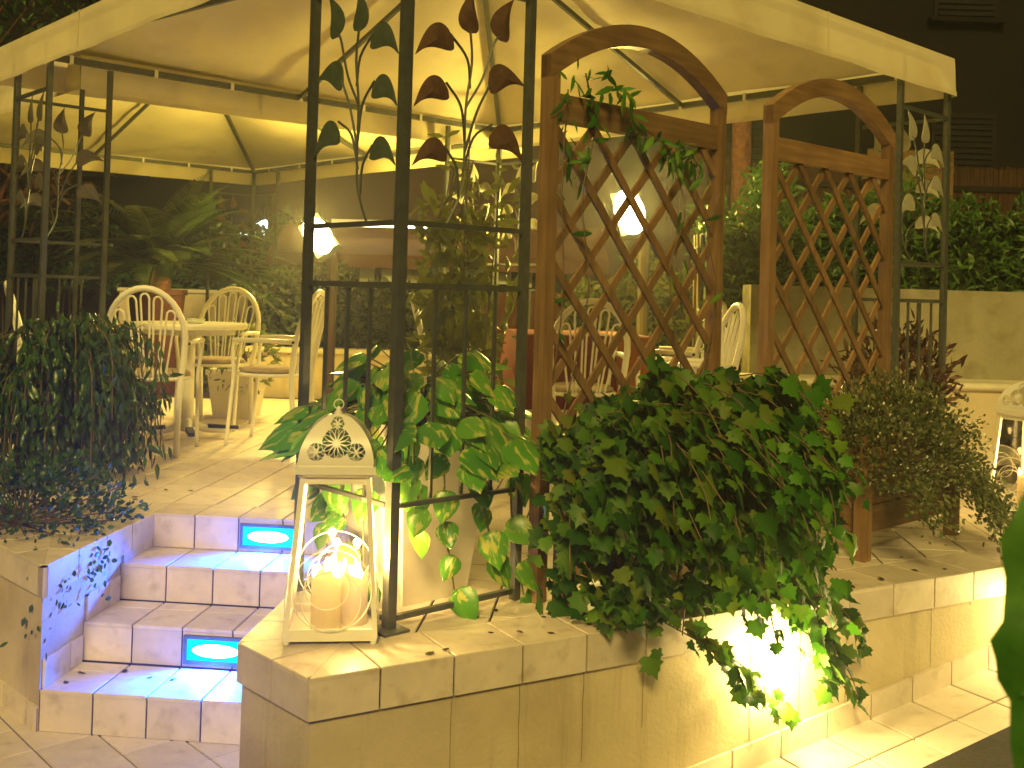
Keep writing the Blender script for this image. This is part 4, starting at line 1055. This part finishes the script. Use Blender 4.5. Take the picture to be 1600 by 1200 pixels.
pls = []
for k in range(150):
    v = rv(1).normalized(); v.z = abs(v.z); pls.append((Vector((v.x * .48, v.y * .36, .02 + v.z * .31)), v + rv(.3), v, U(.010, .016)))
leaf_mesh('flowers', OVAL, pls, mat('tiny_white_flower', (.75, .72, .55), rough=.6), fb, kind='stuff')
bz = mound('bronze_leaved_plant', 'bronze-leaved plant in a white pot behind the right trellis', 'potted plant', (2.05, 5.62, 0), (.30, .28), 700, LANCE, M_purple, (.05, .085), .34, .52)
pot(bz, .10, .15, .46, M_pot_white)
cp = thing('tall_climber', 'tall yellow-green climbing plant on thin canes seen through the front panel', 'potted plant', (-.26, 5.6, 0))
pot(cp, .13, .17, .32, M_pot_dark); pls = []
for k in range(6):
    x = U(-.14, .14); y = U(-.1, .1); c = curve([(x * .5, y * .5, .3), (x, y, .7), (x + U(-.08, .08), y, 1.1), (x + U(-.12, .12), y, U(1.4, 1.85))], 9)
    MB().tube(c, .004, 5, False).build('cane', M_twig, cp)
    for q in c:
        for r in range(5 if q.z < 1.45 else 2): pls.append((q + Vector((U(-.14, .14), U(-.1, .1), U(-.04, .04))), (rv(.6) + Vector((0, -.2, -.3))).normalized(), Vector((0, -1, .5)) + rv(.5), U(.07, .14)))
leaf_objs('leaf', LANCE, pls, M_dry, cp)
ps = thing('leafy_pot', 'small leafy pot plant on the floor behind the round table', 'potted plant', (-2.02, 7.95, 0))
pot(ps, .14, .18, .36, M_pot_white, True)
leaf_mesh('foliage', LANCE, [(Vector((v.x * .26, v.y * .22, .42 + v.z * .26)), v + rv(.4), v + rv(.4), U(.05, .09)) for v in [rv(1).normalized() for _ in range(420)]], M_dry, ps, kind='stuff')
def hedge(label, x0, x1, y0, y1, z0, z1, n, size=(.05, .10), m=None, tpl=LANCE):
    p = thing('hedge', label, 'hedge', ((x0 + x1) / 2, (y0 + y1) / 2, 0)); W, D = (x1 - x0) / 2, (y1 - y0) / 2; pls = []; tw = MB()
    for k in range(n):
        x = U(-1, 1); f = rng.random()
        bump_ = 1 + .13 * math.sin(x * W * 5 + x0) + .08 * math.sin(x * W * 13)
        if f < .6: y = -1 + U(-.12, .3); z = z0 + (z1 - z0) * U(0, 1) * bump_
        else: y = U(-1, .6); z = z0 + (z1 - z0) * U(.8, 1.05) * bump_
        pls.append((Vector((x * W, y * D * bump_, z)), (Vector((0, -.5, .3)) + rv(.6)).normalized(), Vector((0, -.8, .7)) + rv(.45), U(*size)))
    for k in range(30):
        x = U(-W, W); tw.tube([(x, 0, min(z0, .1)), (x + U(-.1, .1), U(-.1, .1), z0 + (z1 - z0) * .9)], .012, 5)
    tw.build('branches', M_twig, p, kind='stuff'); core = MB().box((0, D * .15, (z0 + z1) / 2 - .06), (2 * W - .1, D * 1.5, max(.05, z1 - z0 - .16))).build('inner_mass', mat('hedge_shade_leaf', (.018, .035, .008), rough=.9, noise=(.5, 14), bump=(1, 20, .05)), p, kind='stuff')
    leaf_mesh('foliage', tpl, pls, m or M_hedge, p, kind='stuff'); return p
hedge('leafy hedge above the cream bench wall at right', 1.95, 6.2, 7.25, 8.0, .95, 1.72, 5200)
hedge('bushy shrub hedge left of the cream bench wall', 1.28, 2.05, 7.15, 7.8, .05, 1.58, 1900)
hedge('dark clipped hedge behind the left floodlight', -2.25, -.3, 9.45, 10.0, .40, 1.06, 2600, (.06, .11), M_palm)
hedge('shrubs growing behind the right floodlight post', .45, 1.5, 8.9, 9.6, .1, 1.12, 1300, (.07, .13), M_dry)
hedge('tall loose hedge beyond the rear gazebo', -7, -1.9, 13.3, 14.0, .86, 1.75, 3600, (.08, .16), M_ficus)
# --- sago palm
sp = thing('sago_palm', 'dark sago palm in a big terracotta pot behind the round table', 'palm', (-3.16, 9.5, 0))
pot(sp, .17, .24, .92, M_terra)
MB().lathe([(.10, .85), (.12, .98), (.07, 1.10)], n=14).build('trunk', M_bark, sp)
for k in range(50):
    a = k * 2.4 + U(-.2, .2); d = Vector((math.cos(a), math.sin(a), 0)); el = U(.15, 1.45); L = U(1.0, 1.3)
    pts = [Vector((0, 0, 1.1))]; e = el
    for q in range(12): pts.append(pts[-1] + (d * math.cos(e) + Vector((0, 0, math.sin(e)))) * (L / 12)); e -= U(.05, .13)
    fr_ = MB().tube(pts, [.008 - .0005 * i for i in range(13)], 4).build('frond', M_palm, sp)
    pls = []
    for i in range(2, 13):
        tdir = (pts[i] - pts[i - 1]).normalized(); side = tdir.cross(Vector((0, 0, 1))).normalized(); upn = side.cross(tdir)
        for s_ in (-1, 1):
            for r in (0, .33, .66):
                pls.append((pts[i - 1].lerp(pts[i], r), (side * s_ + tdir * .6 + upn * .25).normalized(), upn, .19 * math.sin(math.pi * min(.97, (i + r) / 13.2 + .06)) + .03))
    leaf_mesh('leaflets', lance_template(.06, .18), pls, M_palm, fr_, kind='stuff')
# --- trees
def tree(label, x, y, r, trunk_h, cr, cz, n, m=None, name='pine_tree'):
    p = thing(name, label, 'tree', (x, y, 0)); pts = [(0, 0, -.3), (.01, 0, 1.2), (-.02, .02, 2.6), (.02, 0, trunk_h), (.0, .0, cz + cr * .3)]
    MB().tube(curve(pts, 4), [r * (1.15 - .5 * i / 16) for i in range(17)], 14).build('trunk', M_bark, p, smooth=True)
    lm = MB(); pls = []
    for k in range(16):
        v = rv(1).normalized(); v.z = abs(v.z) * .6; c = Vector((v.x * cr * .75, v.y * cr * .75, cz + v.z * cr))
        lm.tube([(0, 0, trunk_h - .2 + U(0, .8)), c * .5 + Vector((0, 0, trunk_h * .5)), c], [r * .35, r * .2, .01], 6)
        for q in range(n // 16): pls.append((c + rv(cr * .26), rv(1).normalized(), rv(1), U(.10, .2)))
    lm.build('limbs', M_bark, p); leaf_mesh('crown', LANCE, pls, m or M_hedge, p, kind='stuff')
tree('tall pine tree with bare reddish trunk behind the right trellis', 2.13, 9.9, .10, 4.6, 1.6, 5.6, 1400)
tree('dark tree at top left behind the canopy', -8.2, 14.5, .16, 2.6, 2.6, 4.6, 3600, name='leafy_tree')
tree('russet-leaved tree at the far left edge', -6.0, 12.0, .12, 1.4, 1.1, 2.1, 1600, mat('russet_leaf', (0, 0, 0), rough=.6, island=[(.10, .045, .012), (.16, .09, .02), (.10, .10, .02)], trans=.2), name='leafy_tree')
# --- foreground leaf at the right edge
fl = thing('foreground_plant', 'large soft green leaf close to the camera at the right edge', 'plant', (.56, .78, ground_z((.56, .78, 0))))
gz = ground_z((.56, .78, 0))
MB().tube(curve([(0, .02, 0), (-.005, .01, .6), (.0, .0, 1.02), (.01, .0, 1.20)], 6), .005, 7).build('stem', M_stem, fl)
def big_leaf(base, tip, wd, nrm, name='leaf'):
    base = Vector(base); tip = Vector(tip); d = tip - base; L = d.length; d.normalize(); nrm = Vector(nrm); s = d.cross(nrm).normalized(); nn = s.cross(d); mb = MB(); N = 22
    for k in range(N + 1):
        t = k / N; w_ = wd * math.sin(math.pi * (.04 + .94 * t)) ** .5 * (1 + .07 * math.sin(t * 25) + .03 * math.sin(t * 61))
        for x in (-1, -.5, 0, .5, 1): mb.v.append(tuple(base + d * (L * t) + s * (x * w_) + nn * (-.018 * abs(x) - .03 * t * t + .004 * math.sin(t * 25 + x))))
    for k in range(N):
        for c in range(4): a = k * 5 + c; mb.f.append((a, a + 1, a + 6, a + 5))
    vn = MB(); M_v = mat('leaf_vein', (.10, .24, .04), rough=.5)
    vn.tube([base + d * (L * t) + nn * (.0015 - .03 * t * t) for t in np.linspace(.02, .97, 8).tolist()], .0016, 5)
    for t in np.linspace(.12, .85, 7).tolist():
        w_ = wd * math.sin(math.pi * (.04 + .94 * t)) ** .5 * .8
        for sg in (-1, 1): vn.tube([base + d * (L * t) + nn * (.0008 - .03 * t * t), base + d * (L * (t + .05)) + s * (sg * w_) + nn * (-.0135 - .03 * t * t)], .0009, 4)
    lf = mb.build(name, mat('broad_leaf', (.04, .15, .012), rough=.5, noise=(.25, 30), second=((.09, .24, .03), 14, .42, .62), trans=.3), fl, smooth=True)
    vn.build('veins', M_v, lf)
def W(x, y, z): return (x - .56, y - .78, z - gz)
big_leaf(W(.462, .80, .93), W(.455, .78, .585), .080, (-.1, -1, .1))
big_leaf(W(.57, .80, .62), W(.70, .74, .50), .07, (.2, -.7, .7))
big_leaf(W(.57, .80, .50), W(.60, .95, .36), .07, (.1, -.3, .9))
MB().tube([W(.565, .78, .63), W(.52, .79, .85), W(.462, .80, .935)], .003, 5).build('leaf_stalk', M_stem, fl)

# --- litter under the plants
pls = []
for k in range(46):
    a = U(-1.2, .1); q = c0 + cu * U(.1, 2.3) + cn * U(.02, .35)
    if k > 30: q = AB(U(-.35, .05), U(-.5, .5))
    elif k > 24: q = AB(U(.02, .5), U(-.85, -.65), 0)
    z = .004 if k <= 24 or k > 30 else -3 * RZ + .004
    pls.append((Vector((q.x, q.y, z)), Vector((U(-1, 1), U(-1, 1), U(-.05, .15))), Vector((U(-.2, .2), U(-.2, .2), 1)), U(.018, .04)))
leaf_mesh('leaf_litter', OVAL, pls, mat('dry_leaf', (0, 0, 0), rough=.8, island=[(.05, .03, .012), (.10, .055, .02), (.06, .07, .015)]), None, kind='stuff', label='scattered dry leaves fallen on the tiles under the plants', cat='leaves')
# --- added haze volume, imitates lens glow around the lamps
hz = MB().box((0, 8, 5.5), (46, 38, 15)).build('haze', None, None, kind='stuff', label='thin haze volume added for lens-like glow around the lamps', cat='haze')
hm = bpy.data.materials.new('lens_glow_haze'); hm.use_nodes = True; hn = hm.node_tree.nodes; hn.clear()
ho = hn.new('ShaderNodeOutputMaterial'); hv = hn.new('ShaderNodeVolumePrincipled'); hv.inputs['Color'].default_value = (.9, .9, .88, 1); hv.inputs['Density'].default_value = .006; hv.inputs['Anisotropy'].default_value = .72
hm.node_tree.links.new(hv.outputs[0], ho.inputs['Volume']); hz.data.materials.append(hm)
sc.cycles.volume_bounces = 0
